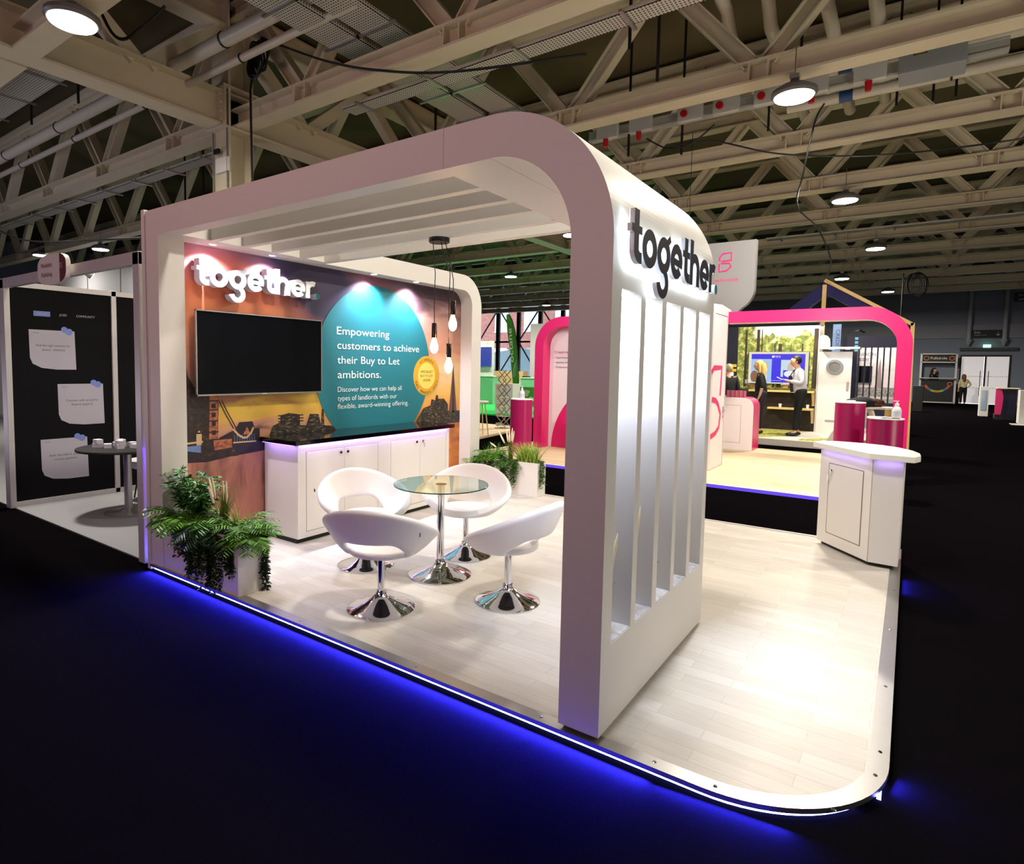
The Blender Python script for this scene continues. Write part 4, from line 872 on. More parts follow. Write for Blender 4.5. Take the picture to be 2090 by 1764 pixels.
# ================================================================== reception counter on the right
t = thing('reception_counter', (4.7, 4.0, ZP), 'white angular reception counter with rounded top and lockable door at the right edge', 'counter')
A, B_, C_, D_, E_ = (4.378, 4.322), (4.828, 3.776), (5.045, 3.768), (5.056, 4.25), (4.62, 4.42)
MB().prism([A, B_, C_, D_, E_], 'z', .085, .985).build('body', WHITE, t)
MB().prism([(4.42, 4.33), (4.835, 3.82), (5.0, 3.81), (5.01, 4.2), (4.62, 4.38)], 'z', ZP, .085).build('plinth', BLACKM, t)
top = [(4.305, 4.345), (4.80, 3.69), (5.115, 3.665)]; bk = [(5.155+.0, 3.80), (5.15, 4.0), (5.10, 4.2), (5.0, 4.38), (4.86, 4.50), (4.68, 4.56), (4.5, 4.56), (4.36, 4.50)]
MB().prism(top+bk, 'z', .995, 1.045).build('counter_top', mat('top_white', (236, 236, 228), .35), t, bevel=.003)
q = MB(); fx = lambda u, z, o=0: (A[0]+(B_[0]-A[0])*u-.772*o, A[1]+(B_[1]-A[1])*u-.635*o, z)
def face_quad(q, u0, u1, z0, z1, o, mi=0): q.add([fx(u0, z0, o), fx(u1, z0, o), fx(u1, z1, o), fx(u0, z1, o)], [(0, 1, 2, 3)], mi)
dq = MB(); v0 = [fx(.2, .20, 0), fx(.84, .20, 0), fx(.84, .86, 0), fx(.2, .86, 0)]; v1 = [fx(.2, .20, .003), fx(.84, .20, .003), fx(.84, .86, .003), fx(.2, .86, .003)]
dq.add(v0+v1, [(4, 5, 6, 7), (0, 1, 5, 4), (1, 2, 6, 5), (2, 3, 7, 6), (3, 0, 4, 7)]); dr = dq.build('door', WHITE, t)
q = MB()
for (u0, u1, z0, z1) in ((.185, .855, .86, .867), (.185, .2, .19, .86), (.84, .855, .19, .86), (.185, .855, .19, .197)): face_quad(q, u0, u1, z0, z1, .0008)
face_quad(q, .992, 1, .085, .985, .0008); q.build('door_gap', mat('gap_shadow', (120, 112, 96), .8), t)
q = MB().tube([fx(.27, .80, .002), fx(.27, .80, .016)], .012, 14); q.tube([fx(.27, .80, .016), fx(.25, .79, .03), fx(.24, .76, .03)], .004, 6); q.tube([fx(.24, .76, .03), fx(.235, .70, .03)], .007, 6); q.build('lock_and_key', CHROME, dr, smooth=40)
q = MB(); q.bar((*fx(.06, .99, .004)[:2], .990), (*fx(.97, .99, .004)[:2], .990), .006, .006); q.bar((4.86, 3.768, .99), (5.03, 3.762, .99), .006, .006); q.build('led_strip', VIOL, t)
m_ = fx(.5, .98, .035); lg = light('AREA', 'counter_glow', m_, .38, (.4, .26, 1.), .62, (0, 0, -1), shape='RECTANGLE', size_y=.02); lg.rotation_euler = (0, 0, math.atan2(B_[1]-A[1], B_[0]-A[0]))
lg = light('AREA', 'counter_glow_end', (4.94, 3.735, .98), .2, (.4, .26, 1.), .2, (0, 0, -1), shape='RECTANGLE', size_y=.02); lg.rotation_euler = (0, 0, 0)
# ================================================================== shell scheme booth on the left
GC = mat('grey_carpet', (138, 138, 142), .95, noise=.12, nscale=120, bump=.2)
tag(bx((-3.35, .05, 0), (-.10, 3.4, .012)).build('booth_carpet', GC), 'light grey carpet of the shell scheme booth at the left', 'carpet')
tag(bx((-18, .05, 0), (-3.42, 3.85, .012)).build('booth_carpet', GC), 'grey carpet of the next booth beyond the black wall at the far left edge', 'carpet')
ALW = mat('white_aluminium', (206, 202, 200), .4, metal=.3); BLKP = mat('black_graphic', (10, 9, 12), .75, spec=.2); NOTE = mat('note_paper', (186, 182, 192), .7); PINB = mat('pin_blue', (120, 140, 210), .5); TXD = mat('text_dark', (70, 66, 76), .7)
t = thing('shell_scheme_booth', (-1.7, 1.5, 0), 'white framed shell scheme booth with black pinboard wall left of the stand', 'booth')
for (x0, x1, y0, y1) in ((-3.39, -3.25, 0, .06), (-.235, -.135, 0, .06), (-3.36, -3.3, 1.16, 1.22), (-3.36, -3.3, 2.4, 2.46)): bx((x0, y0, .012), (x1, y1, 2.63)).build('post', ALW, t, bevel=.004)
q = MB(); q.box((-8, 0, 2.53), (-.135, .05, 2.635)); q.box((-3.36, .06, 2.56), (-3.30, 3.4, 2.62)); q.box((-3.36, .06, .012), (-3.30, 3.4, .07)); q.build('rail', ALW, t)
q = MB(); q.box((-3.345, .06, .07), (-3.325, 1.16, 2.56)); q.box((-3.345, 1.22, .07), (-3.325, 2.4, 2.56)); q.box((-3.345, 2.46, .07), (-3.325, 3.4, 2.56)); gp = q.build('wall_panel', BLKP, t)
gp['label'] = 'black graphic panels'
q = MB(); X_ = -3.324
def note(y0, y1, z0, z1, lines, lay=0):
    pts = [(y0, z1), (y1, z1), (y1+.01, z0), (y0+.28, z0-.0), (y0+.12, z0+.02), (y0+.03, z0+.07), (y0+.005, z0+.14)][::-1]; q.poly([(X_, a, b) for a, b in pts], 0)
    for i, s_ in enumerate(lines): q.text(s_, frame_yz(X_+.001, (y0+y1)/2+.01, (z0+z1)/2+.04-.05*i), height=.026, mi=2, align='C', width=.36 if i == 0 else .24)
    q.text('a few ago', frame_yz(X_+.001, y0+.04, z1-.04), height=.012, mi=2)
    for (dy, dz, rr) in ((-.11, .015, .035), (-.06, -.01, .04)): q.poly([(X_+.002+(dy+.11)*.01, y1+dy+rr*math.cos(a), z1+dz+rr*math.sin(a)) for a in [2*PI*k/20 for k in range(20)]], 1)
note(.255, .735, 1.615, 2.085, ['Find the right solutions for', 'your clients']); note(.535, 1.045, .93, 1.44, ['Connect with property', 'finance experts']); note(.34, .845, .27, .775, ['Ask lenders your', 'criteria questions'])
q.poly([(X_, .31, 2.245), (X_, .48, 2.245), (X_, .48, 2.305), (X_, .31, 2.305)], 1)
q.text('DEALS', frame_yz(X_+.001, .345, 2.262), height=.026, width=.10, mi=0); q.text('JOBS', frame_yz(X_+.001, .575, 2.262), height=.028, width=.08, mi=0); q.text('COMMUNITY', frame_yz(X_+.001, .76, 2.262), height=.028, width=.21, mi=0)
q.build('printed_notes', [NOTE, PINB, TXD], gp)
t = thing('fascia_sign', (-1.73, -.03, 2.46), 'oval name sign with dark red end on the booth fascia rail', 'sign')
c0 = (-1.727, 2.605); el = lambda sx, sz, n_=40: [(c0[0]+sx*(abs(math.cos(a))**.7)*(1 if math.cos(a) > 0 else -1), c0[1]+sz*(abs(math.sin(a))**.6)*(1 if math.sin(a) > 0 else -1)) for a in [2*PI*i/n_ for i in range(n_)]]
MB().prism(el(.34, .145), 'y', -.06, -.02).build('sign_board', WHITE, t)
pe = [p for p in el(.34, .146) if p[0] > c0[0]+.16]; pe = sorted(pe, key=lambda p: math.atan2(p[1]-c0[1], p[0]-c0[0])); MB().prism(pe, 'y', -.0625, -.0601).build('red_end', mat('dark_red', (96, 18, 34), .5), t)
MB().text('Mediafett', frame_xz(-1.97, -.0615, 2.63), height=.045, width=.26).text('Publishing', frame_xz(-1.97, -.0615, 2.54), height=.045, width=.26).build('sign_text', mat('sign_red', (110, 50, 64), .6), t)
MB().text('E5', frame_xz(-1.53, -.0635, 2.6), height=.05).build('stand_number', NOTE, t)
# blue lit gap between booth post and our wall
t = thing('gap_panel', (-.1, .3, 0), 'narrow white infill panel glowing blue between booth post and stand', 'panel')
bx((-.133, .14, .012), (-.052, .16, 2.6)).build('panel_sheet', ALW, t)
MB().tube([(-.095, .10, .02), (-.095, .10, .09)], .008, 8).build('uplight', emis('blue_uplight', (.2, .35, 1), 12), t)
light('POINT', 'gap_blue', (-.095, .125, .14), .9, (.10, .06, 1.), .02)
light('AREA', 'gap_blue_column', (-.095, .07, .5), 1.6, (.16, .02, 1.), .05, (0, 1, .15), shape='RECTANGLE', size_y=1.0)
t = thing('poseur_table', (-2.1, .65, .012), 'round black topped table on a brushed steel column in the left booth', 'table')
cx_, cy_ = -2.12, .78
MB().lathe([(.24, 0), (.24, .008), (.1, .02), (.05, .05), (0, .05)], (cx_, cy_, .012), 40).build('base', ALU, t, smooth=40); MB().lathe([(.042, .04), (.042, .73)], (cx_, cy_, .012), 24).build('column', ALU, t, smooth=40); MB().lathe([(0, .735), (.5, .735), (.505, .745), (.5, .76), (0, .76)], (cx_, cy_, .0), 56).build('table_top', mat('table_black', (22, 22, 26), .5), t, smooth=40)
CARD = mat('card_white', (226, 224, 230), .6)
bxs = [(-2.30, .55, 0, 'front left'), (-2.18, .60, 0, 'front middle'), (-2.14, .72, 0, 'centre'), (-2.02, .66, 0, 'front right'), (-2.28, .74, 0, 'left'), (-2.16, .86, 0, 'back'), (-1.96, .80, 0, 'right'), (-2.02, .93, 0, 'back right'), (-2.30, .55, .045, 'on top of the front left one'), (-2.14, .72, .045, 'on top of the centre one'), (-2.02, .66, .045, 'on top of the front right one')]
for i, (x, y, dz, w_) in enumerate(bxs):
    r = R(i); q = MB(); q.X = Matrix.Translation((x, y, .76+dz)) @ Matrix.Rotation(r.uniform(-.5, .5)*(0 if dz else 1)+i*0, 4, 'Z'); q.box((-.048, -.035, 0), (.048, .035, .045)); tag(q.build('card_stack', CARD), 'white card pack on the booth table, '+w_, 'cards', 'white card packs on the booth table')
t = thing('visitor_chair', (-3.0, 1.95, .012), 'pale grey tub seat with black legs behind the booth table', 'chair')
cc = (-2.62, 1.28); q = MB(); q.lathe([(.0, .40), (.2, .40), (.25, .43), (.26, .5), (.24, .5), (0, .48)], (*cc, .012), 28); bk = arc(cc[0], cc[1], .27, -30, 120, 16); bi = arc(cc[0], cc[1], .22, -30, 120, 16); q.strip(bk, bi, 'z', .45, .82); q.build('padded_shell', mat('grey_fabric', (196, 194, 200), .7), t, smooth=40)
for a in (.5, 2.1, 3.7, 5.2): MB().tube([(cc[0]+.14*math.cos(a), cc[1]+.14*math.sin(a), .42), (cc[0]+.22*math.cos(a), cc[1]+.22*math.sin(a), .012)], [.014, .009], 8).build('leg', BLACKM, t, smooth=40)
t = thing('booth_spotlight', (-1.42, .1, 2.5), 'small white spotlight under the booth fascia rail', 'spotlight')
MB().tube([(-1.42, .06, 2.60), (-1.42, .12, 2.575), (-1.42, .17, 2.55)], [.012, .026, .036], 14).build('lamp_head', ALW, t, smooth=40); MB().tube([(-1.42, .17, 2.55), (-1.42, .173, 2.5485)], .033, 14).build('lens', LAMPE, t)
light('SPOT', 'booth_spot', (-1.42, .19, 2.54), 40, (.92, .9, 1), .04, (-.5, .45, -1), angle=120, blend=.7)
light('SPOT', 'next_booth_spot', (-12, 1.2, 2.5), 260, (1, .92, .75), .05, (0, .5, -1), angle=130, blend=.7)
t = thing('neighbour_partition', (-6, 3.9, 0), 'warm white partition of the next booth at the left edge', 'wall')
bx((-18, 3.9, .0), (-3.5, 3.96, 2.5)).build('partition_panel', mat('warm_partition', (226, 220, 196), .6), t); bx((-18, 3.88, .0), (-3.5, 3.9, .1)).build('skirting', ALW, t)
t = thing('far_partition', (-20, 9, 0), 'tall pale grey partition far behind the left booth', 'wall')
q = MB(); q.box((-34, 9.2, 0), (-6.5, 9.3, 5.5)); q.build('partition_panel', mat('far_partition_grey', (150, 150, 156), .7), t)
q = MB()
for i in range(9): q.box((-33+3*i, 9.18, 0), (-32.95+3*i, 9.2, 5.5))
q.build('panel_joint', mat('joint_dark', (90, 90, 96), .6), t)
# ================================================================== pink stand beyond
WOOD2 = wood_floor('oak_plank', (226, 206, 170), (212, 190, 152), (190, 168, 130), sx=1.2, sy=.12)
t = thing('pink_stand_platform', (2, 9.4, 0), 'oak plank platform with a blue lit front edge beyond the dark aisle', 'platform')
bx((-1.9, 6.87, 0), (4.98, 12.0, .045)).build('deck', WOOD2, t); bx((-1.9, 6.85, .0), (4.98, 6.87, .05)).build('front_edge', emis('violet_edge', (.16, .08, 1.), 1.1), t); bx((-1.9, 6.848, .045), (4.98, 6.9, .052)).build('edge_trim', mat('edge_white', (235, 235, 240), .4), t)
t = thing('pink_stand_wall', (.5, 9, .05), 'pale laminate stand wall with magenta rounded border, logo and bullet list', 'wall')
HW = 2.79
q = MB(); RW = .62
q.prism([(-1.42, .05), (-1.42, HW-RW)]+arc(-1.42+RW, HW-RW, RW, 180, 90, 18)[1:]+[(2.2, HW), (2.2, .05)], 'y', 9.06, 9.12); q.build('wall_board', PINKW, t, smooth=30)
oc = [(-1.43, .05), (-1.43, HW-RW)]+arc(-1.43+RW, HW-RW, RW, 180, 90, 18)[1:]+[(2.2, HW)]; ic = [(-1.23, .05), (-1.23, HW-RW)]+arc(-1.23+RW-.2, HW-RW, RW-.2, 180, 90, 18)[1:]+[(2.2, HW-.2)]
q = MB(); q.strip(oc, ic, 'y', 8.75, 9.07); q.build('border', PINK, t, smooth=30)
q = MB(); q.strip(arc(.35, .05, 1.5, 180, 90, 24), arc(.35, .05, 1.08, 180, 90, 24), 'y', 9.052, 9.059); q.build('arc_graphic', PINK, t)
q = MB(); q.text('Creative funding solutions', frame_xz(-1.13, 9.05, 2.05), height=.055, width=1.0, mi=0)
for i, s_ in enumerate(('Asset finance', 'Specialty finance', 'Professional finance')): q.text('•  '+s_, frame_xz(-1.13, 9.05, 1.94-.1*i), height=.04, mi=1)
q.build('wall_text', [PINK, TXD], t)
q = MB(); q.box((1.3, 8.1, .05), (2.37, 8.99, 2.8)); q.build('store_room', PINKW, t, bevel=.006)
q = MB(); q.box((2.371, 8.12, .06), (2.372, 8.93, 2.68)); q.box((2.3715, 8.93, .06), (2.373, 8.945, 2.68), 1); q.box((2.3715, 8.12, 2.68), (2.373, 8.945, 2.69), 1); q.build('door_panel', [PINKW, TXD], t)
q = MB()
# ribbon logo on the store room wall
def ribbon(pts, w_, o): 
    L, R_ = thick(pts, w_); q.strip(L, R_, 'x', 2.373, 2.376)
ribbon([(8.0, 1.70), (8.15, 1.78), (8.66, 1.79), (8.62, 1.30)], .09, 0); ribbon([(8.1, 1.25), (8.35, 1.22), (8.5, 1.15), (8.68, .98), (8.62, .75), (8.4, .66), (8.1, .62)], .09, 0);
q.build('ribbon_logo', PINK, t)
q = MB().tube([(2.375, 8.84, 1.04), (2.41, 8.84, 1.04), (2.41, 8.74, 1.04)], .01, 6); q.box((2.373, 8.82, .9), (2.38, 8.86, 1.1)); q.build('door_handle', CHROME, t)
t = thing('magenta_arch', (4, 9, .05), 'glossy magenta rounded arch on the stand beyond the counter', 'arch')
ax0, ax1, az, ar_, aw = 2.33, 5.05, 2.78, .62, .2
oc = [(ax0, az)]+arc(ax1-ar_, az-ar_, ar_, 90, 0, 24)+[(ax1, .05)]; ic = [(ax0, az-aw)]+arc(ax1-ar_, az-ar_, ar_-aw, 90, 0, 24)+[(ax1-aw, .05)]
q = MB(); q.strip(oc, ic, 'y', 9.0, 9.012, 0); q.strip(oc, ic, 'y', 9.012, 9.32, 1); q.build('arch_band', [PINK, PINKW], t, smooth=30)
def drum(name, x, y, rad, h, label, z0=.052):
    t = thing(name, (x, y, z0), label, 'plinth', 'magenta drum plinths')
    MB().lathe([(rad, 0), (rad, h)], (x, y, z0), 48).build('drum_wall', mat('shaded_magenta', (160, 20, 86), .3), t, smooth=40); MB().lathe([(0, h), (rad+.004, h), (rad+.004, h+.015), (0, h+.015)], (x, y, z0), 48).build('drum_top', mat('top_white', (236, 236, 228), .35), t, smooth=40); return z0+h+.015  # drum colour darkened to stand in for the weaker light there
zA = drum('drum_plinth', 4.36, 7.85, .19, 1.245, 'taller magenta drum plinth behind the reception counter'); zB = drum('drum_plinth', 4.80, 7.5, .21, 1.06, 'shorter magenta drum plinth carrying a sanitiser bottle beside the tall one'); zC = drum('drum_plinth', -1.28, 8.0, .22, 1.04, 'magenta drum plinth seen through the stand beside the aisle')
def bottle(x, y, z, label, s=1.0):
    t = thing('sanitiser_bottle', (x, y, z), label, 'bottle', 'hand sanitiser bottles')
    MB().lathe([(0, 0), (.045*s, 0), (.048*s, .01), (.048*s, .10*s), (.035*s, .13*s), (.018*s, .145*s), (.018*s, .155*s)], (x, y, z), 24).build('bottle_body', mat('milky_plastic', (214, 214, 216), .25), t, smooth=50)
    q = MB().lathe([(.02*s, .15*s), (.02*s, .175*s), (.008*s, .178*s), (.008*s, .20*s), (0, .20*s)], (x, y, z), 16); q.bar((x-.045*s, y, z+.203*s), (x+.02*s, y, z+.206*s), .014, .01); q.build('pump', mat('pump_white', (240, 240, 242), .4), t, smooth=50)
    MB().lathe([(.0488*s, .03*s), (.0488*s, .085*s)], (x, y, z), 24).build('bottle_label', mat('label_blue_grey', (190, 196, 214), .5), t)
bottle(4.92, 7.46, zB, 'hand sanitiser pump bottle on the shorter magenta drum', 1.15); bottle(-1.26, 7.98, zC, 'hand sanitiser pump bottle on the drum seen through the stand', 1.2)
q = MB(); q.X = Matrix.Translation((4.74, 7.5, zB)) @ Matrix.Rotation(.4, 4, 'Z'); q.box((-.13, -.09, 0), (.08, .08, .012)); tag(q.build('leaflet_stack', CARD), 'white leaflets lying on the shorter magenta drum', 'leaflets')
q = MB(); q.X = Matrix.Translation((4.86, 7.38, zB)) @ Matrix.Rotation(-.1, 4, 'Z'); q.box((-.1, -.01, 0), (.1, .01, .01)); tag(q.build('pen', BLACKM), 'black pen on the rim of the shorter magenta drum', 'pen')
q = MB(); q.X = Matrix.Translation((-1.33, 7.95, zC)) @ Matrix.Rotation(.5, 4, 'Z'); q.box((-.12, -.09, 0), (.06, .06, .015)); tag(q.build('leaflet_stack', CARD), 'white leaflets on the drum seen through the stand', 'leaflets')
q = MB(); q.X = Matrix.Translation((4.3, 7.85, zA)) @ Matrix.Rotation(.1, 4, 'Z'); q.box((-.09, -.09, 0), (.12, .08, .02)); tag(q.build('leaflet_stack', CARD), 'white leaflets on the taller magenta drum', 'leaflets')
t = thing('magenta_counter', (2, 11.6, .05), 'pale front counter with rounded magenta end under the forest picture', 'counter')
x0, x1, zc = 1.2, 2.40, 1.17; rc = .2
oc = [(x0, zc)]+arc(x1-rc, zc-rc, rc, 90, 0, 14)+[(x1, .05)]
MB().prism([(x0, .05)]+oc, 'y', 11.32, 11.34).build('front_panel', PINKW, t, smooth=30); ic = [(x0, zc-.03)]+arc(x1-rc, zc-rc, rc-.03, 90, 0, 14)+[(x1-.03, .05)]
MB().strip(oc, ic, 'y', 11.34, 12.0).build('magenta_wrap', PINK, t, smooth=30)
q = MB(); 
for a_, b_2 in (((1.5, 11.318, .2), (2.16, 11.32, .205)), ((1.5, 11.318, 1.0), (2.16, 11.32, 1.005)), ((2.155, 11.318, .2), (2.16, 11.32, 1.0))): q.box(a_, b_2)
q.build('door_gap', mat('gap_shadow', (120, 112, 96), .8), t)
for i in range(9): tag(MB().lathe([(0, 0), (.028, 0), (.034, .15), (.0, .15)], (1.86+.042*i-(.0 if i < 6 else .0), 11.42+.02*(i % 2), zc), 12).build('drinking_glass', mat('pink_glass', (220, 120, 150), .1, trans=.4), smooth=40), 'pinkish tall glass, '+ORDN[i]+' from the left on the magenta counter', 'glass', 'tall glasses on the magenta counter')
q = MB(); q.X = Matrix.Translation((1.66, 11.5, zc)); q.box((-.14, -.1, 0), (.14, .1, .03)); q.box((-.12, -.09, .03), (.1, .1, .05)); tag(q.build('brochure_pile', mat('brochure_pink', (214, 150, 166), .6)), 'pile of pink brochures at the left of the magenta counter', 'brochures')
t = thing('hanging_sign', (2.2, 9.7, 3), 'large white hanging sign board with pink ribbon logo and shawbrook name', 'sign')
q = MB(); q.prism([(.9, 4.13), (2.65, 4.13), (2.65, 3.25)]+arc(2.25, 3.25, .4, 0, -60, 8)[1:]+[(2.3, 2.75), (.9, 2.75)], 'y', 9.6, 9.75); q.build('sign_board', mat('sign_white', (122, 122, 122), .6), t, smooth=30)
q = MB(); q.text('shawbrook', frame_xz(1.78, 9.597, 3.40), height=.075, width=.60)
def rib2(pts, w_=.026):
    L, R_ = thick(pts, w_); q.strip(L, R_, 'y', 9.594, 9.598)
rib2([(2.03, 3.79), (2.02, 3.85), (2.08, 3.92), (2.23, 3.93), (2.23, 3.79), (2.06, 3.78)]); rib2([(2.02, 3.735), (2.02, 3.59), (2.15, 3.6), (2.23, 3.67), (2.2, 3.735), (2.05, 3.745)]); q.build('sign_graphic', PINK, t)
MB().tube([(1.4, 9.7, 4.13), (1.4, 9.7, 6.3)], .006, 5).build('suspension_wire', BLACKM, t)
t = thing('canopy_edge', (1.9, 9.4, 2.8), 'curved cream canopy rim below the hanging sign', 'canopy')
MB().tube([(1.3, 8.2, 2.95), (1.8, 8.7, 2.93), (2.2, 9.15, 2.88), (2.3, 9.3, 2.8)], .05, 10).build('rim_tube', mat('rim_cream', (214, 200, 186), .5), t, smooth=60)
# ================================================================== forest stand with screen
t = thing('forest_stand_platform', (3, 15, 0), 'grey edged platform with moss patterned carpet in front of the forest picture', 'platform')
bx((.2, 13.22, 0), (5.0, 18.6, .148)).build('deck', mat('pale_vinyl', (196, 190, 178), .6), t)
MOSS = noisecol('moss_carpet', [(.3, (70, 84, 30)), (.5, (150, 150, 60)), (.65, (206, 196, 110)), (.8, (96, 90, 50))], (1, 1, 1), 14.)
q = MB(); q.poly([(.3, 13.35, .1495), (2.0, 13.32, .1495), (2.7, 14.2, .1495), (2.6, 15.2, .1495), (2.95, 15.9, .1495), (.3, 15.9, .1495)]); q.poly([(3.0, 13.35, .1495), (4.9, 13.4, .1495), (4.9, 14.3, .1495), (3.5, 14.4, .1495), (3.0, 13.8, .1495)]); q.build('moss_carpet', MOSS, t)
t = thing('forest_wall', (2, 16, .15), 'stand wall printed with a sunlit forest photograph over dark earth', 'wall')
FOR = mat('forest_print', (120, 140, 60), .6); n, l, b_ = nodes_of(FOR); tc = n.new('ShaderNodeNewGeometry'); sp_ = n.new('ShaderNodeSeparateXYZ'); l.new(tc.outputs['Position'], sp_.inputs['Vector'])
k1 = n.new('ShaderNodeTexNoise'); k1.inputs['Scale'].default_value = 7; k1.inputs['Detail'].default_value = 8; k1.inputs['Roughness'].default_value = .7; l.new(tc.outputs['Position'], k1.inputs['Vector'])
ra = ramp(n, [(.28, (34, 36, 18)), (.42, (92, 108, 46)), (.52, (134, 144, 66)), (.60, (206, 204, 128)), (.68, (110, 128, 56))]); l.new(k1.outputs['Fac'], ra.inputs['Fac'])
k2 = n.new('ShaderNodeTexNoise'); k2.inputs['Scale'].default_value = 2.2; k2.inputs['Detail'].default_value = 4; l.new(tc.outputs['Position'], k2.inputs['Vector'])
def mth(n, l, op, a, b2=None):
    m = n.new('ShaderNodeMath'); m.operation = op
    for i, x in enumerate((a, b2)):
        if x is None: continue
        if isinstance(x, (int, float)): m.inputs[i].default_value = x
        else: l.new(x, m.inputs[i])
    return m.outputs[0]
sk = mth(n, l, 'MULTIPLY', mth(n, l, 'SUBTRACT', mth(n, l, 'ADD', mth(n, l, 'MULTIPLY', k2.outputs['Fac'], 1.1), mth(n, l, 'MULTIPLY', mth(n, l, 'SUBTRACT', sp_.outputs['Z'], 2.45), .9)), .78), 12.)
skx = mth(n, l, 'MULTIPLY', mth(n, l, 'SUBTRACT', sp_.outputs['X'], 1.35), 4.); skc = n.new('ShaderNodeClamp'); l.new(skx, skc.inputs['Value']); skd = n.new('ShaderNodeClamp'); l.new(sk, skd.inputs['Value']); fac = mth(n, l, 'MULTIPLY', skc.outputs['Result'], skd.outputs['Result'])
mxa = n.new('ShaderNodeMix'); mxa.data_type = 'RGBA'; l.new(fac, mxa.inputs[0]); l.new(ra.outputs['Color'], mxa.inputs[6]); mxa.inputs[7].default_value = (.95, .93, .88, 1)
er = ramp(n, [(.3, (24, 16, 12)), (.7, (58, 44, 34))]); l.new(k1.outputs['Fac'], er.inputs['Fac'])
gz = n.new('ShaderNodeClamp'); l.new(mth(n, l, 'MULTIPLY', mth(n, l, 'SUBTRACT', 1.3, sp_.outputs['Z']), 12.), gz.inputs['Value']); mxb = n.new('ShaderNodeMix'); mxb.data_type = 'RGBA'; l.new(gz.outputs['Result'], mxb.inputs[0]); l.new(mxa.outputs[2], mxb.inputs[6]); l.new(er.outputs['Color'], mxb.inputs[7]); l.new(mxb.outputs[2], b_.inputs['Base Color'])
bx((1.02, 16.0, .15), (3.04, 16.06, 2.98)).build('forest_panel', FOR, t)
q = MB()
for x, w_ in ((1.2, .07), (1.5, .1), (1.62, .04), (1.95, .05), (2.05, .12), (2.35, .03), (2.62, .05), (2.9, .14)): q.prism([(x, 1.3), (x+w_, 1.3), (x+w_*.8, 2.9 if x > 2.8 or x < 1.7 else 2.5), (x+.01, 2.9 if x > 2.8 or x < 1.7 else 2.5)], 'y', 15.996, 15.999)
q.build('tree_trunk_print', mat('trunk_print', (56, 44, 30), .7), t)
bx((.3, 16.02, .15), (1.0, 16.08, 2.98)).build('side_panel', mat('panel_black_blue', (18, 20, 36), .5), t)
q = MB(); q.box((.85, 15.99, 1.85), (1.0, 16.0, 1.93)); q.box((.85, 15.99, 1.72), (1.0, 16.0, 1.80)); q.build('yellow_stripe', mat('stripe_yellow', (206, 176, 30), .5), t); bx((.86, 15.97, .3), (.93, 15.99, 1.7)).build('light_strip', emis('white_strip', (.9, .95, 1), 2.2), t)
t = thing('wall_screen', (2, 15.95, 1.4), 'large bright wall screen with blue slide and two framed pictures reading MFS', 'screen')
bx((1.33, 15.9, 1.40), (2.83, 15.99, 2.29)).build('case', BLACKM, t)
def E1(name, c, s_=1.0): return emis(name, lin(c), s_)
scr = MB(); yy = 15.899
def sq(x0, x1, z0, z1, mi, lay=0): scr.add([(x0, yy-.001*lay, z0), (x1, yy-.001*lay, z0), (x1, yy-.001*lay, z1), (x0, yy-.001*lay, z1)], [(0, 1, 2, 3)], mi)
sq(1.34, 2.82, 1.41, 2.28, 0); sq(1.41, 2.74, 1.44, 2.22, 1, 1); sq(1.41, 1.93, 1.44, 2.08, 2, 2); sq(2.16, 2.62, 1.6, 2.06, 3, 2)
sq(2.22, 2.56, 1.6, 1.78, 1, 3)
ell = lambda cx, cz, rx, rz, mi, lay: scr.add([(cx+rx*math.cos(a), yy-.001*lay, cz+rz*math.sin(a)) for a in [2*PI*i/20 for i in range(20)]], [tuple(range(20))], mi)
ell(2.39, 1.68, .15, .09, 4, 4); ell(2.39, 1.86, .07, .11, 5, 4); ell(2.39, 1.87, .045, .07, 6, 5); ell(1.53, 1.92, .06, .09, 6, 3); ell(1.68, 1.98, .05, .08, 6, 3); ell(1.80, 1.9, .05, .09, 6, 3); ell(1.5, 1.6, .1, .16, 7, 3); ell(1.7, 1.62, .12, .2, 4, 3)
scr.text('MFS', frame_xz(1.99, yy-.003, 2.12), height=.055, width=.15, mi=4); sq(1.93, 1.98, 2.12, 2.175, 4, 3); scr.text('people, advice and service', frame_xz(1.9, yy-.003, 1.49), height=.02, mi=4)
scr.build('screen_picture', [E1('scr_cream', (244, 238, 208)), E1('scr_blue', (50, 30, 240)), E1('scr_light', (170, 210, 250)), E1('scr_pale', (206, 232, 246)), E1('scr_white', (250, 252, 255)), E1('scr_hair', (214, 200, 150)), E1('scr_skin', (226, 190, 180)), E1('scr_brown', (150, 100, 70))], t)
for (x0_, x1_, z, lb) in ((1.4, 3.0, 1.235, 'upper pale pine shelf along the forest wall'), (1.9, 3.0, .77, 'lower pale pine shelf along the forest wall')):
    t = thing('wall_shelf', (x0_, 15.8, z), lb, 'shelf', 'pine shelves on the forest wall'); bx((x0_, 15.72, z-.05), (x1_, 15.995, z)).build('board', PINE, t)
    q = MB(); q.bar((x1_-.03, 15.76, z-.06), (x1_-.03, 15.98, z-.36), .05, .05); q.box((x1_-.06, 15.95, z-.4), (x1_, 15.99, z-.05)); q.build('bracket', PINE, t)
for (x, z, lb) in ((2.2, .77, 'small white cup on the lower pine shelf, left one'), (2.86, .77, 'small white cup at the right end of the lower pine shelf')): tag(MB().lathe([(0, 0), (.03, 0), (.04, .1), (0, .1)], (x, 15.82, z), 14).build('paper_cup', CARD, smooth=40), lb, 'cup', 'cups on the lower shelf')
t = thing('porthole_wall', (3.4, 16, .15), 'white stand wall with a round steel porthole and narrow handle', 'wall')
bx((3.05, 15.95, .15), (3.80, 16.01, 2.28)).build('wall_sheet', WALLW, t); bx((3.02, 15.93, .15), (3.045, 16.0, 2.9)).build('corner_trim', ALW, t)
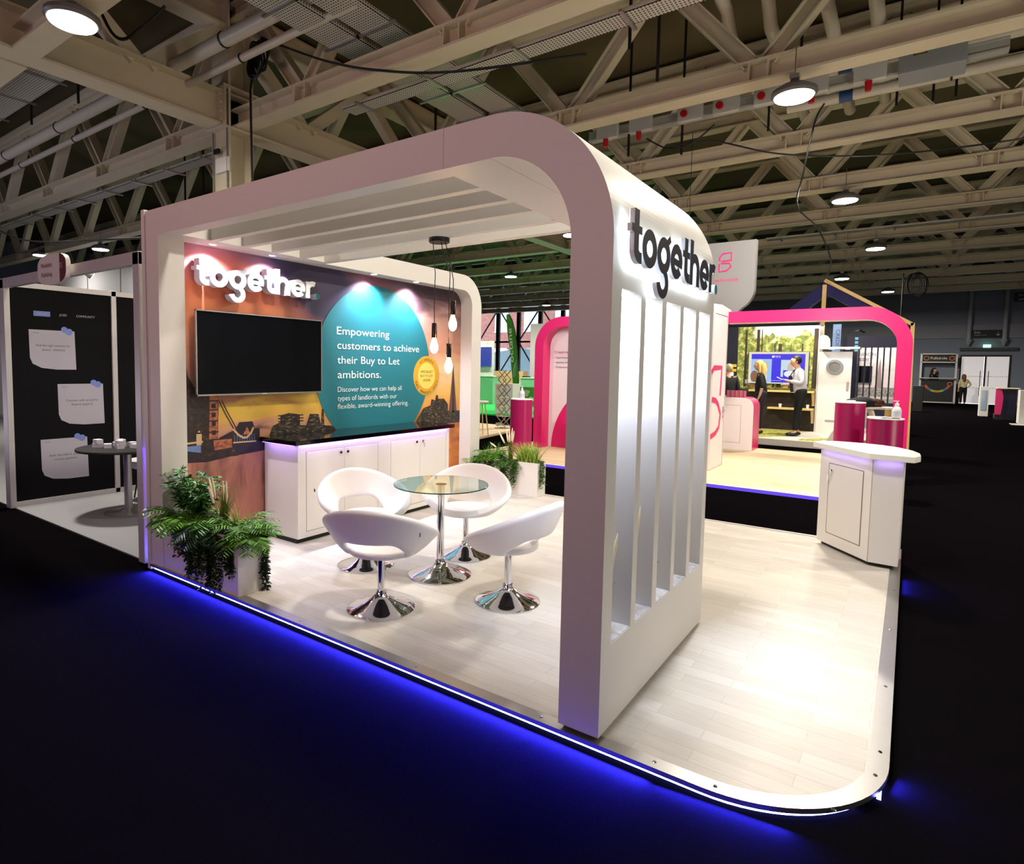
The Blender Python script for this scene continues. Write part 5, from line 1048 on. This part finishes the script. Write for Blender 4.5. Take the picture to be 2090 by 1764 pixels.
q = MB(); q.X = Matrix.Translation((3.42, 15.95, 1.88)) @ Matrix.Rotation(PI/2, 4, 'X'); q.lathe([(.13, 0), (.195, 0), (.195, .03), (.13, .03), (.13, 0)], (0, 0, 0), 40)
for a in range(8): q.lathe([(0, .03), (.014, .03), (.014, .04), (0, .04)], (.163*math.cos(a*PI/4), .163*math.sin(a*PI/4), 0), 8)
ph = q.build('porthole_ring', mat('ring_steel', (136, 136, 134), .4, metal=.3), t, smooth=40)
q = MB(); q.X = Matrix.Translation((3.42, 15.945, 1.88)) @ Matrix.Rotation(PI/2, 4, 'X'); q.lathe([(0, 0), (.13, 0), (.13, .004), (0, .004)], (0, 0, 0), 32); q.build('porthole_glass', mat('mirror_grey', (112, 112, 110), .3), ph)
bx((3.70, 15.93, 1.28), (3.75, 15.95, 1.5)).build('handle_plate', ALU, t)
t = thing('shelf_canopy', (3.5, 15.9, 2.35), 'thin white lit ledge above the porthole wall', 'ledge'); bx((3.1, 15.5, 2.34), (3.98, 16.0, 2.39)).build('ledge_board', WALLW, t); q = MB()
for x in (3.35, 3.7): q.lathe([(0, -.004), (.05, -.004), (.05, 0), (0, 0)], (x, 15.75, 2.34), 16)
q.build('ledge_downlights', DOWNE, t)
for x in (3.35, 3.7): light('SPOT', 'ledge_spot', (x, 15.7, 2.33), 14, (1, .94, .88), .03, (0, .1, -1), angle=100, blend=.8)
t = thing('basket_lamp', (3.28, 16.2, 2.4), 'glowing warm woven shade lamp above the porthole wall', 'lamp'); MB().lathe([(.16, 0), (.165, .1), (.15, .25), (.09, .33), (.03, .35)], (3.10, 16.25, 2.38), 24).build('lamp_shade', emis('shade_glow', (1, .78, .48), 2.2), t, smooth=40); MB().tube([(3.10, 16.25, 2.72), (3.10, 16.25, 3.3)], .012, 6).build('rope', PINE, t)
light('POINT', 'basket_glow', (3.10, 15.9, 2.5), 14, (1, .72, .42), .1)
t = thing('tall_banner', (3.5, 17.5, .15), 'narrow pale blue banner with vertical lettering behind the ledge', 'banner'); bx((3.19, 17.5, .15), (3.39, 17.53, 3.1)).build('banner_sheet', mat('banner_blue', (130, 160, 204), .6), t); q = MB(); q.text('CREDIT', Matrix.Translation((3.27, 17.497, 2.95)) @ Matrix.Rotation(PI/2, 4, 'Y') @ frame_xz(0, 0, 0), height=.1, width=.55); q.build('banner_text', mat('text_blue', (70, 80, 120), .6), t)
t = thing('small_banner', (3.12, 16.9, .15), 'dark red and white small poster beside the glowing lamp', 'poster'); bx((2.93, 16.7, 1.9), (3.06, 16.72, 3.1)).build('poster_sheet', mat('poster_maroon', (96, 60, 60), .6), t); q = MB(); q.box((2.95, 16.695, 2.75), (3.04, 16.7, 3.0)); q.build('poster_print', NOTE, t); bx((2.95, 16.695, 2.3), (3.04, 16.7, 2.45)).build('poster_print', NOTE, t)
t = thing('dark_kiosk', (4.05, 18, .15), 'black box unit with blue lit side strip and a small arm light on top', 'kiosk'); bx((3.42, 18, .15), (3.78, 18.3, 2.78)).build('box', NAVY, t); q = MB()
for i in range(4): q.box((3.70, 17.99, 2.35+.11*i), (3.78, 18.0, 2.42+.11*i))
q.build('lit_window', emis('cyan_window', (.3, .75, .95), .9), t); q = MB().tube([(3.5, 18.1, 2.78), (3.52, 18.1, 2.88), (3.8, 18, 2.96)], .012, 6); q.tube([(3.8, 18, 2.96), (3.92, 17.98, 2.88)], [.02, .04], 8); q.build('arm_light', CHROME, t)
t = thing('slatted_screen', (4.3, 17, .15), 'navy slatted screen with deep header behind the magenta arch', 'screen')
bx((3.85, 16.98, 2.42), (4.72, 17.06, 2.72)).build('header_board', NAVY, t)
for i in range(7): bx((3.86+.14*i, 17.0, .15), (3.895+.14*i, 17.05, 2.42)).build('slat', NAVY, t)
bx((4.3, 16.99, .15), (4.7, 17.04, .95)).build('low_panel', NAVY, t)
t = thing('skyline_wall', (4, 19.2, 0), 'pale wall with printed London skyline and black screen behind the navy slats', 'wall')
q = MB(); q.box((3.5, 19.2, 0), (4.95, 19.25, 2.55)); q.build('wall_sheet', noisecol('pale_sky_print', [(.3, (206, 196, 196)), (.7, (236, 226, 220))], (.5, 1, 2), 2.), t)
q = MB(); q.prism([(4.18, 1.3), (4.29, 2.2), (4.36, 1.3)], 'y', 19.19, 19.198); q.build('tower_print', mat('tower_print', (150, 130, 130), .7), t); q = MB(); q.box((3.5, 19.192, 1.05), (4.95, 19.199, 1.32)); q.build('city_print', noisecol('city_print', [(.35, (90, 84, 84)), (.65, (190, 184, 176))], (9, 1, 9), 3.), t)
MB().text('LONDON', frame_xz(3.55, 19.19, 2.25), height=.1, width=.62).text('CREDIT', frame_xz(3.55, 19.19, 2.1), height=.1, width=.55).build('wall_text', mat('text_grey', (120, 116, 130), .6), t)
bx((3.6, 19.12, 1.45), (4.1, 19.18, 1.95)).build('black_screen', GLOSSB, t); bx((4.3, 18.5, .0), (4.9, 18.8, 1.0)).build('white_cupboard', WALLW, t)
t = thing('gable_tent', (4, 13.3, 0), 'navy gable roof tent frame edged in pale timber behind the magenta arch', 'tent')
q = MB(); pk = (3.37, 13.3, 3.80)
q.bar(pk, (5.03, 13.3, 2.76), .07, .07); q.bar((5.02, 13.3, 2.8), (5.06, 13.3, .0), .07, .07); q.bar((3.37, 13.34, 3.7), (3.37, 13.34, 2.8), .08, .06); q.build('timber_frame', PINE, t)
q = MB(); q.prism([(3.37, 3.77), (2.45, 3.02), (2.86, 3.02), (3.37, 3.46)], 'y', 13.36, 13.6); q.prism([(3.37, 3.77), (3.37, 3.52), (4.98, 2.48), (4.98, 2.74)], 'y', 13.36, 13.6)
q.prism([(4.96, .0), (4.96, 2.75), (5.0, 2.75), (5.0, 0)], 'y', 13.36, 13.6); q.build('roof_fabric', mat('navy_fabric', (16, 18, 84), .7), t)
# picnic bench and bags
t = thing('picnic_bench', (3.9, 13.8, .15), 'white slatted picnic bench partly behind the tall magenta drum', 'bench')
q = MB(); PW = mat('bench_white', (206, 196, 192), .6)
for dy in (0, .13): bx((3.50, 13.5+dy*1.2, .60), (3.95, 13.62+dy*1.2, .66)).build('seat_plank', PW, t, bevel=.004)
for dy in (0, .14, .28, .42): bx((3.8, 13.9+dy, .92), (4.75, 14.02+dy, .97)).build('top_plank', PW, t, bevel=.004)
q.bar((3.58, 13.7, .15), (4.0, 13.95, .92), .05, .09); q.bar((4.6, 14.5, .15), (4.3, 14.2, .92), .05, .09); q.bar((4.6, 13.6, .15), (4.35, 14.0, .92), .05, .09); q.build('leg', PW, t)
def blob(name, c, s_, label, m, cat, seed=0):
    q = MB(); q.sphere((0, 0, 0), 1, 18, 12); r = R(seed); ph_ = [r.uniform(0, 6) for _ in range(6)]
    q.v = [(c[0]+x*s_[0]*(1+.12*math.sin(4*y+ph_[0])+.08*math.sin(7*z+ph_[1])), c[1]+y*s_[1]*(1+.12*math.sin(5*x+ph_[2])), c[2]+z*s_[2]*(1+.15*math.sin(3*x+ph_[3])+.08*math.sin(6*y+ph_[4]))) for x, y, z in q.v]; return tag(q.build(name, m, smooth=80), label, cat)
FABK = mat('black_fabric', (14, 14, 18), .8, bump=.3, nscale=30)
blob('rucksack', (3.86, 13.75, .82), (.17, .16, .15), 'small black bag hanging at the corner of the picnic bench', FABK, 'bag', 1); blob('coat_heap', (4.15, 14.0, 1.07), (.30, .2, .12), 'dark coats heaped on the picnic bench table', FABK, 'coat', 2); blob('holdall', (4.42, 14.15, 1.05), (.17, .15, .12), 'brown and black holdall beside the heaped coats', mat('brown_leather', (70, 42, 24), .5), 'bag', 3)
q = MB(); q.X = Matrix.Translation((4.75, 13.75, .15)); q.prism([(-.14, 0), (.14, 0), (.13, .8), (-.13, .8)], 'y', -.1, .1); tag(q.build('paper_bag', mat('kraft_paper', (176, 146, 90), .7)), 'brown paper bag next to the magenta arch leg', 'bag')
light('SPOT', 'forest_stand_light', (2.6, 14.0, 3.14), 190, (1, .93, .82), .05, (-.05, .55, -1), angle=155, blend=.6); light('SPOT', 'pink_stand_light', (3.6, 9.2, 2.5), 40, (1, .92, .84), .05, (0, .1, -1), angle=140, blend=.6); light('SPOT', 'london_light', (4.2, 18, 2.75), 70, (1, .94, .9), .04, (0, .6, -1), angle=150, blend=.6)
light('AREA', 'pink_front_light', (3.8, 5.6, 2.6), 9, (1, .85, .85), .5, (0, 1, .1), spread=100); light('AREA', 'gap_wall_light', (-.3, 6.5, 3.2), 45, (1, .9, .9), .6, (-.2, 1, -.7))
# ================================================================== kiosks at the back
t = thing('fullcircle_kiosk', (6.4, 44, 0), 'black and white kiosk stand with a rainbow smile and Fullcircle header', 'kiosk')
q = MB(); 
for x in (5.5, 7.2): q.box((x-.05, 43.95, 0), (x+.05, 44.05, 3.0))
for z in (.02, 1.45, 2.45, 2.95): q.box((5.5, 43.95, z), (7.2, 44.05, z+.06))
q.build('kiosk_frame', ALW, t)
bx((5.55, 43.98, 2.5), (7.15, 44.02, 2.95)).build('header_board', BLACKM, t); bx((5.55, 43.98, .08), (7.15, 44.02, 1.42)).build('front_board', BLACKM, t); bx((5.45, 43.6, 1.5), (7.25, 44.1, 1.54)).build('counter_shelf', ALW, t)
bx((5.5, 44.8, .0), (7.2, 44.9, 2.6)).build('back_board', GREYW, t)
MB().text('Fullcircle', frame_xz(5.95, 43.975, 2.66), height=.15, width=.80, bold=.02).build('header_text', WHITE, t)
cols = [(226, 74, 50), (90, 110, 150), (140, 190, 60), (232, 130, 40), (140, 190, 60), (90, 110, 150), (226, 74, 50)]
for i, c in enumerate(cols):
    a0 = 205+130*i/7; q = MB(); q.strip(arc(6.35, 1.35, .70, a0, a0+130/7, 5), arc(6.35, 1.35, .58, a0, a0+130/7, 5), 'y', 43.965, 43.975); q.build('smile_band', mat('smile%d' % i if i < 4 else 'smile%d' % (6-i), c, .5), t)
for (x, z, rr) in ((5.75, 2.72, .14), (6.98, 2.72, .14), (6.95, 1.18, .12)): q = MB(); q.strip(arc(x, z, rr, 0, 360, 24), arc(x, z, rr*.72, 0, 360, 24), 'y', 43.965, 43.975); q.build('ring_logo', mat('smile3', (232, 130, 40), .5), t)
t = thing('magenta_kiosk', (8.2, 29.5, 0), 'navy and magenta promo table near the back doors', 'kiosk')
q = MB(); q.box((7.9, 29.0, .2), (8.42, 29.6, 1.2)); q.build('cabinet_body', NAVY, t); q = MB(); q.prism([(7.78, .2), (7.78, 1.22), (7.95, 1.22), (8.02, .9), (8.0, .5), (7.97, .2)], 'y', 28.95, 29.0); q.build('magenta_side', PINK, t); bx((7.82, 28.9, 1.22), (8.5, 29.7, 1.25)).build('cloth_top', mat('cloth_cream', (214, 204, 170), .7), t); bx((7.8, 29, 0), (8.4, 29.6, .2)).build('base', DARKPL, t)
t = thing('white_display_case', (7.7, 31, 0), 'pale display case with lit glass left of the navy promo table', 'display case'); bx((7.45, 31, .0), (7.75, 31.4, 1.25)).build('case_body', WALLW, t); bx((7.5, 30.98, .25), (7.68, 31.0, 1.1)).build('case_window', mat('case_glass', (150, 170, 190), .1), t)
t = thing('white_counter', (8.5, 26.5, 0), 'plain white counter cut by the right edge of the view', 'counter'); bx((8.25, 26.6, .02), (9.5, 27.2, 1.22)).build('counter_body', WALLW, t); bx((8.0, 25.8, .0), (9.6, 26.6, .02)).build('base_mat', ALW, t)
t = thing('black_bin', (5.3, 32.5, 0), 'dark upright bin box left of the rainbow kiosk', 'bin'); bx((5.15, 32.3, 0), (5.55, 32.7, 1.2)).build('bin_body', BLACKM, t, bevel=.02)
# ================================================================== things seen through the gap
t = thing('oak_stand_platform', (-5, 11, 0), 'oak plank floor of a stand seen through the left of the opening', 'platform')
q = MB(); q.prism([(-3.2, 9.0), (-3.75, 12.4), (-7.5, 12.4), (-7.5, 9.0)], 'z', 0, .05); q.build('deck', WOOD2, t)
t = thing('bar_stool', (-3.35, 9.7, .05), 'white topped bar stool with wooden legs at the end of the mural wall', 'stool')
MB().lathe([(0, .85), (.19, .85), (.2, .88), (.18, .9), (0, .9)], (-3.5, 9.75, 0), 24).build('seat', WHITE, t, smooth=40)
for a in (.3, 1.9, 3.5, 5.1): MB().tube([(-3.5+.1*math.cos(a), 9.75+.1*math.sin(a), .85), (-3.5+.2*math.cos(a), 9.75+.2*math.sin(a), .05)], .014, 8).build('leg', PINE, t)
t = thing('brochure_rack', (-3.9, 11.4, .05), 'zigzag folding brochure rack of clear shelves and steel struts', 'rack')
q = MB(); q2 = MB(); bxp = (-4.02, 11.6)
for i in range(6):
    z = .10+.26*i; sgn = 1 if i % 2 else -1
    for yy_ in (-.12, .12):
        q.bar((bxp[0]-.13*sgn, bxp[1]+yy_, z), (bxp[0]+.13*sgn, bxp[1]+yy_, z+.26), .015, .02); q.bar((bxp[0]+.13*sgn, bxp[1]+yy_, z), (bxp[0]-.13*sgn, bxp[1]+yy_, z+.26), .015, .02)
    q2.box((bxp[0]-.17, bxp[1]-.14, z+.02), (bxp[0]+.14, bxp[1]+.14, z+.03)); q2.box((bxp[0]-.17, bxp[1]-.14, z+.02), (bxp[0]-.16, bxp[1]+.14, z+.1))
q.box((bxp[0]-.2, bxp[1]-.16, .05), (bxp[0]+.2, bxp[1]+.16, .07)); q.build('strut', ALU, t); q2.build('shelf', mat('tan_acrylic', (178, 160, 120), .3), t)
GRN = mat('leaf_green_print', (60, 134, 34), .5); MINT = mat('mint_panel', (150, 206, 168), .5); GCP = mat('bright_green_carpet', (20, 200, 84), .9)
tag(bx((-14, 15.6, 0), (-5.0, 22.5, .05)).build('green_carpet', GCP), 'bright green carpeted platform seen through the opening', 'carpet')
t = thing('green_counter', (-7.5, 17, 0), 'leaf green front counter with white fan logo lettered oct', 'counter')
gx = lambda u, y: u
bx((-7.45, 17.0, .32), (-5.55, 17.15, 1.02)).build('front_board', GRN, t)
q = MB(); 
for i in range(6): q.strip(arc(-6.55, .55, .14+.04*i, 60, 150, 12), arc(-6.55, .55, .155+.04*i, 60, 150, 12), 'y', 16.985, 16.995)
q.text('octane', frame_xz(-6.42, 16.99, .48), height=.28, width=1.25); q.build('front_logo', WHITE, t)
for x in (-7.3, -6.2): bx((x, 17.05, .05), (x+.05, 17.1, .32)).build('leg', ALU, t)
t = thing('feather_flag', (-7.5, 18, .05), 'tall green feather flag with white octane lettering up its face', 'flag')
fz = [(-8.12, 3.80), (-8.05, 3.86), (-7.92, 3.75), (-7.78, 3.45), (-7.68, 3.0), (-7.6, 2.3), (-7.52, 1.4), (-7.50, .9), (-7.72, .9), (-7.80, 1.5), (-7.92, 2.4), (-8.06, 3.2)]
MB().prism(fz, 'y', 17.99, 18.01).build('flag_cloth', GRN, t); MB().tube([(-7.47, 18, .05), (-7.49, 18, 1.4), (-7.58, 18, 2.4), (-7.68, 18, 3.1), (-7.84, 18, 3.6), (-7.98, 18, 3.84), (-8.12, 18, 3.86)], .018, 6).build('flag_pole', BLACKM, t)
M = Matrix.Translation((-7.72, 17.98, 1.95)) @ Matrix.Rotation(-math.radians(96), 4, 'Y') @ frame_xz(0, 0, 0); MB().text('octane', M, height=.20, width=1.35, bold=.01).build('flag_text', WHITE, t)
q = MB()
for i in range(9): q.bar((-7.80+.01*i, 17.98, 1.3+.06*i), (-7.6, 17.98, 1.45+.07*i), .004, .012)
q.build('flag_lines', NOTE, t)
for (x0_, x1_, y, h, lb) in ((-11.2, -10.4, 20.5, 1.3, 'mint green bar counter behind the white box, seen at the left of the opening'), (-8.6, -7.7, 20.0, 1.28, 'mint green drum counter behind the leaf green front')):
    t = thing('mint_counter', (x0_, y, .05), lb, 'counter', 'mint counters on the green stand'); bx((x0_, y, .05), (x1_, y+.6, h)).build('counter_body', MINT, t); bx((x0_-.05, y-.05, h), (x1_+.05, y+.65, h+.04)).build('counter_top', WHITE, t)
t = thing('white_box_plinth', (-7.3, 15.8, .05), 'plain white box plinth on the green carpet', 'plinth'); bx((-7.25, 16.0, .05), (-6.5, 16.5, 1.15)).build('box', WALLW, t)
t = thing('screen_booth', (-13, 22, 0), 'white booth with small blue screen and green lettering at the edge of the opening', 'booth')
bx((-14.5, 22, 0), (-11.4, 22.1, 3.0)).build('booth_wall', WALLW, t); bx((-12.6, 21.9, 1.78), (-11.5, 22, 2.72)).build('booth_screen', E1('booth_blue', (40, 60, 150), 1.3), t); MB().text('erBlog', frame_xz(-12.0, 21.98, 2.85), height=.16).build('booth_text', mat('text_lime', (150, 180, 50), .6), t)
t = thing('white_screen_wall', (-11, 26, 0), 'white exhibitor wall with blue diamond logo left of the magenta border', 'wall')
bx((-11.7, 26, 0), (-9.5, 26.1, 4.1)).build('wall_sheet', WALLW, t); q = MB(); q.strip([(-10.95, 3.62), (-10.7, 3.87), (-10.45, 3.62), (-10.7, 3.37), (-10.95, 3.62)], [(-10.87, 3.62), (-10.7, 3.79), (-10.53, 3.62), (-10.7, 3.45), (-10.87, 3.62)], 'y', 25.98, 25.99)
q.build('diamond_logo', E1('diamond_blue', (70, 90, 230), 1.2), t); q = MB()
for i in range(6): q.box((-11.2, 25.98, 2.3-.16*i), (-10.6, 25.99, 2.32-.16*i))
q.build('text_lines', TXD, t)
for (x, y, lb) in ((-9.3, 21.5, 'white curved seat far back on the green stand'), (-13.6, 27, 'pale desk with monitor far back by the glazed wall')):
    t = thing('far_desk', (x, y, .0), lb, 'desk'); bx((x-.5, y, .05), (x+.5, y+.5, 1.05)).build('desk_body', WALLW, t); bx((x-.2, y+.1, 1.05), (x+.2, y+.15, 1.35)).build('monitor', BLACKM, t)
t = thing('timber_counter', (-13.5, 24.5, 0), 'tan timber bar top with black base behind the green flag', 'counter'); bx((-13.2, 24.5, .9), (-11.2, 25, 1.55)).build('bar_top', PINE, t); bx((-13.0, 24.6, 0), (-11.4, 24.9, .9)).build('bar_base', BLACKM, t)
light('SPOT', 'green_stand_light', (-8.5, 18, 4.2), 420, (1, 1, .96), .05, (0, .1, -1), angle=150, blend=.6); light('SPOT', 'far_stand_light', (-12, 21, 4.6), 800, (1, .98, .95), .05, (0, .3, -1), angle=155, blend=.6); light('SPOT', 'oak_stand_light', (-4.5, 10.5, 3.6), 170, (1, .92, .8), .04, (0, 0, -1), angle=140, blend=.6)
light('SPOT', 'far_floor_light', (9.5, 27, 4.9), 300, (1, .97, .92), .05, (0, .3, -1), angle=150, blend=.6)
# ================================================================== people
def skin(verts, edges, rad, root=0, sub=2):
    me = bpy.data.meshes.new('s'); me.from_pydata(verts, edges, []); o = link(bpy.data.objects.new('s', me)); m = o.modifiers.new('k', 'SKIN'); m.use_smooth_shade = True
    for i, r_ in enumerate(rad):
        s_ = me.skin_vertices[0].data[i]; s_.radius = (r_, r_) if not isinstance(r_, tuple) else r_; s_.use_root = (i == root)
    u = o.modifiers.new('u', 'SUBSURF'); u.levels = sub
    bpy.context.view_layer.update(); ev = bpy.data.meshes.new_from_object(o.evaluated_get(bpy.context.evaluated_depsgraph_get()))
    vs = [tuple(v.co) for v in ev.vertices]; fs = [tuple(p.vertices) for p in ev.polygons]; bpy.data.objects.remove(o); bpy.data.meshes.remove(ev); return vs, fs
def person(loc, heading, label, J, top_col, leg_col, hair, long_hair=False, sleeves=True, hscale=1., female=False, tie=False, shoes=(14, 14, 16)):
    """J holds joints in a local frame: +x is the way the person faces, +y is their left"""
    t = thing('person', loc, label, 'person', rz=heading); ORG[t] = Vector((0, 0, 0)); sc = hscale
    def V(p): return (p[0]*sc, p[1]*sc, p[2]*sc)
    names = []; vs = []; es = []; rs = []
    def chain(pts, rad, parent=None):
        idx = []
        for p, r_ in zip(pts, rad): vs.append(V(p)); rs.append(r_*sc); idx.append(len(vs)-1)
        if parent is not None: es.append((parent, idx[0]))
        for a, b2 in zip(idx, idx[1:]): es.append((a, b2))
        return idx
    tor = chain([J['pelvis'], J['waist'], J['chest'], J['neck'], J['chin'], J['head']], [.115, .100, .120, .052, .062, .085])
    for s_ in ('L', 'R'):
        a = chain([J['sh'+s_], J['el'+s_], J['wr'+s_]], [.058, .042, .028], tor[2])
        d = (Vector(J['ha'+s_])-Vector(J['wr'+s_])).normalized(); W0 = Vector(J['wr'+s_]); pal = W0+d*.06; sd = d.cross(Vector((0, 0, 1))); sd = sd.normalized() if sd.length > .1 else Vector((0, 1, 0))
        h = chain([tuple(pal)], [.026], a[-1])
        for k, (off, ln) in enumerate(((-.026, .055), (-.009, .068), (.009, .064), (.026, .05))): chain([tuple(pal+sd*off+d*.022), tuple(pal+sd*off*1.15+d*(.022+ln*.55)), tuple(pal+sd*off*1.1+d*(.022+ln*.9)+Vector((0, 0, -.012)))], [.0095, .0085, .007], h[0])
        chain([tuple(W0+d*.03+sd*.03), tuple(W0+d*.065+sd*.05)], [.011, .009], h[0])
        l_ = chain([J['hip'+s_], J['kn'+s_], J['an'+s_]], [.085, .055, .038], tor[0]); chain([tuple(Vector(J['an'+s_])+Vector((.10, 0, -.04)))], [.032], l_[-1])
    bv, bf = skin(vs, es, rs); q = MB()
    q.add(bv, bf); H0 = Vector(J['head']); Hc = V(H0); q.sphere(V((H0.x+.005, H0.y, H0.z)), .098*sc, 18, 14, sc=(1.0, .82, 1.22)); q.sphere(V((H0.x+.105, H0.y, H0.z-.02)), .016*sc, 8, 6, sc=(1, .8, 1.4))
    for s_ in (-1, 1): q.sphere(V((H0.x-.01, H0.y+s_*.084, H0.z-.01)), .022*sc, 8, 6, sc=(.7, .4, 1.2))
    body = q.build('body', SKIN, t, smooth=180)
    e = MB()
    for s_ in (-1, 1): e.sphere(V((H0.x+.09, H0.y+s_*.032, H0.z+.012)), .010*sc, 8, 6)
    e.build('eyes', mat('eye_dark', (40, 30, 26), .3), body); MB().box(V((H0.x+.088, H0.y-.022, H0.z-.066)), V((H0.x+.094, H0.y+.022, H0.z-.058))).build('mouth', mat('lips', (150, 80, 76), .5), body)
    q = MB(); n_ = 18
    hv = []
    q.sphere(V((H0.x-.016, H0.y, H0.z+.028)), .106*sc, 20, 14, sc=(1.02, .88, 1.1)); keep = []
    cut = lambda v: not (v[0] > (H0.x+.035)*sc and v[2] < (H0.z+.065)*sc) and v[2] > (H0.z-.07)*sc
    q.f = [f for f in q.f if all(cut(q.v[i]) for i in f)]; q.m = [0]*len(q.f)
    if long_hair:
        q.tube([V((H0.x-.06, H0.y, H0.z+.05)), V((H0.x-.10, H0.y, H0.z-.08)), V((H0.x-.09, H0.y+.01, H0.z-.24)), V((H0.x-.08, H0.y+.02, H0.z-.40)), V((H0.x-.08, H0.y+.02, H0.z-.48))], [.085*sc, .085*sc, .075*sc, .05*sc, .01*sc], 12)
        for s_ in (-1, 1): q.tube([V((H0.x-.01, H0.y+s_*.075, H0.z+.04)), V((H0.x-.02, H0.y+s_*.085, H0.z-.1)), V((H0.x-.03, H0.y+s_*.08, H0.z-.26))], [.03*sc, .032*sc, .012*sc], 8)
    q.build('hair', mat('hair_%d_%d' % (hair[0], hair[1]), hair, .55), t, smooth=60)
    # clothes
    vs = []; es = []; rs = []
    tor = chain([tuple(Vector(J['pelvis'])-Vector((0, 0, .05))), J['waist'], J['chest'], tuple(Vector(J['chest']).lerp(Vector(J['neck']), .75))], [.162, .152, .160, .075])
    for s_ in ('L', 'R'):
        el = Vector(J['el'+s_]); wr = Vector(J['wr'+s_]); chain([J['sh'+s_], tuple(el), tuple(el.lerp(wr, .85 if sleeves else .25))], [.072, .056, .042], tor[2])
    a, b2 = skin(vs, es, rs); q = MB(); q.add(a, b2); tp = q.build('shirt' if not female else 'top', mat('cloth_%d_%d' % (top_col[0], top_col[2]), top_col, .75), t, smooth=180)
    vs = []; es = []; rs = []; tor = chain([tuple(Vector(J['pelvis'])+Vector((0, 0, .14))), tuple(Vector(J['pelvis'])+Vector((0, 0, -.02)))], [.155, .155])
    for s_ in ('L', 'R'): chain([J['hip'+s_], J['kn'+s_], tuple(Vector(J['an'+s_])+Vector((0, 0, .02)))], [.112, .078, .06], tor[1])
    a, b2 = skin(vs, es, rs); q = MB(); q.add(a, b2); q.build('trousers', mat('cloth_%d_%d' % (leg_col[0], leg_col[2]), leg_col, .8), t, smooth=180)
    for s_ in ('L', 'R'):
        an = Vector(J['an'+s_]); q = MB(); q.sphere(V((an.x+.06, an.y, an.z-.045)), .05*sc, 14, 8, sc=(2.7, .95, .9)); q.build('shoe', mat('shoe_black', shoes, .3), t, smooth=80)
    if tie: q = MB(); c0_ = Vector(J['neck'])+Vector((.06, 0, -.02)); c1_ = Vector(J['pelvis'])+Vector((.17, 0, .02)); mm = Vector(J['chest'])+Vector((.165, 0, 0)); q.bar(V(c0_), V(mm), .05*sc, .012); q.bar(V(mm), V(c1_), .07*sc, .012); q.build('tie', NAVY, t)
    return t
def jstand(lean=0, **kw):
    J = dict(pelvis=(0, 0, .95), waist=(.01+lean*.3, 0, 1.12), chest=(lean, 0, 1.33), neck=(lean*1.2, 0, 1.50), chin=(.02+lean*1.5, 0, 1.565), head=(.035+lean*1.6, 0, 1.645), shL=(lean, .17, 1.43), shR=(lean, -.17, 1.43), elL=(0, .22, 1.14), elR=(0, -.22, 1.14), wrL=(.05, .22, .90), wrR=(.05, -.22, .90), haL=(.07, .22, .75), haR=(.07, -.22, .75), hipL=(0, .09, .90), hipR=(0, -.09, .90), knL=(.02, .10, .50), knR=(.02, -.10, .50), anL=(0, .10, .09), anR=(0, -.10, .09))
    J.update(kw); return J
hm = math.pi+.62-.0   # facing left in the photo
person((2.86, 14.43, .15), PI+.35, 'man in white shirt and dark tie holding a phone, standing before the forest screen', jstand(lean=.06, elR=(.02, -.24, 1.16), wrR=(.26, -.16, 1.12), haR=(.38, -.10, 1.13), elL=(.04, .25, 1.17), wrL=(.30, .15, 1.22), haL=(.42, .10, 1.26), anL=(.10, .12, .09), knL=(.08, .11, .5)), (206, 204, 212), (12, 12, 16), (26, 18, 14), hscale=1.12, tie=True)
person((1.985, 14.37, .15), PI+.15, 'woman with long blonde ponytail in black top and trousers, standing with cup', jstand(lean=.03, elL=(-.02, .22, 1.15), wrL=(.03, .22, .93), haL=(.08, .2, .80), elR=(.08, -.22, 1.12), wrR=(.28, -.16, 1.18), haR=(.36, -.12, 1.22)), (12, 12, 15), (12, 12, 15), (196, 168, 96), True, False, hscale=1.05, female=True)
person((1.38, 13.55, .15), PI*.5+.4, 'person with short grey blond hair in black jacket, seen from behind beside the magenta counter', jstand(lean=.04), (13, 13, 16), (12, 12, 15), (176, 160, 128), False, hscale=.99)
person((6.15, 44.3, 0), -PI/2+.9, 'dark haired person behind the rainbow kiosk counter', jstand(), (12, 12, 15), (12, 12, 15), (50, 28, 24), True, hscale=1.2, female=True)
person((7.55, 43.0, 0), PI/2+.3, 'red haired person in cream top with hand on hip, standing by the back doors', jstand(elR=(-.02, -.34, 1.18), wrR=(.02, -.2, 1.0), haR=(.05, -.12, .98)), (206, 196, 150), (14, 14, 18), (120, 60, 40), True, hscale=1.0, female=True)
q = MB(); q.X = Matrix.Translation((2.40, 14.28, 1.57)) @ Matrix.Rotation(.5, 4, 'Y'); q.box((-.07, -.04, -.006), (.07, .04, .006)); tag(q.build('phone', CARD), 'white phone held up in the hand of the man in white shirt', 'phone')
tag(MB().lathe([(0, 0), (.028, 0), (.038, .1), (0, .1)], (1.60, 14.42, 1.42), 14).build('paper_cup', CARD, smooth=40), 'white cup held by the blonde woman', 'cup')

# added fill lamps out of view, standing in for glow of neighbouring stands
light('AREA', 'stand_front_fill', (1.5, -7.5, 3.6), 112, (1, .56, .47), 2.6, (-.05, 1, .22), spread=120)
light('AREA', 'left_hall_fill', (-12, -5, .4), 420, (.86, .80, 1.), 3.5, (0, .25, 1))  # this and the next two: uplights added to brighten the truss undersides
light('AREA', 'right_hall_fill', (11, 4, .4), 420, (1, .91, .74), 3.5, (-.2, .2, 1))
light('AREA', 'camera_side_fill', (3, -9, .4), 160, (1, .90, .76), 2.0, (0, .1, 1), spread=110)
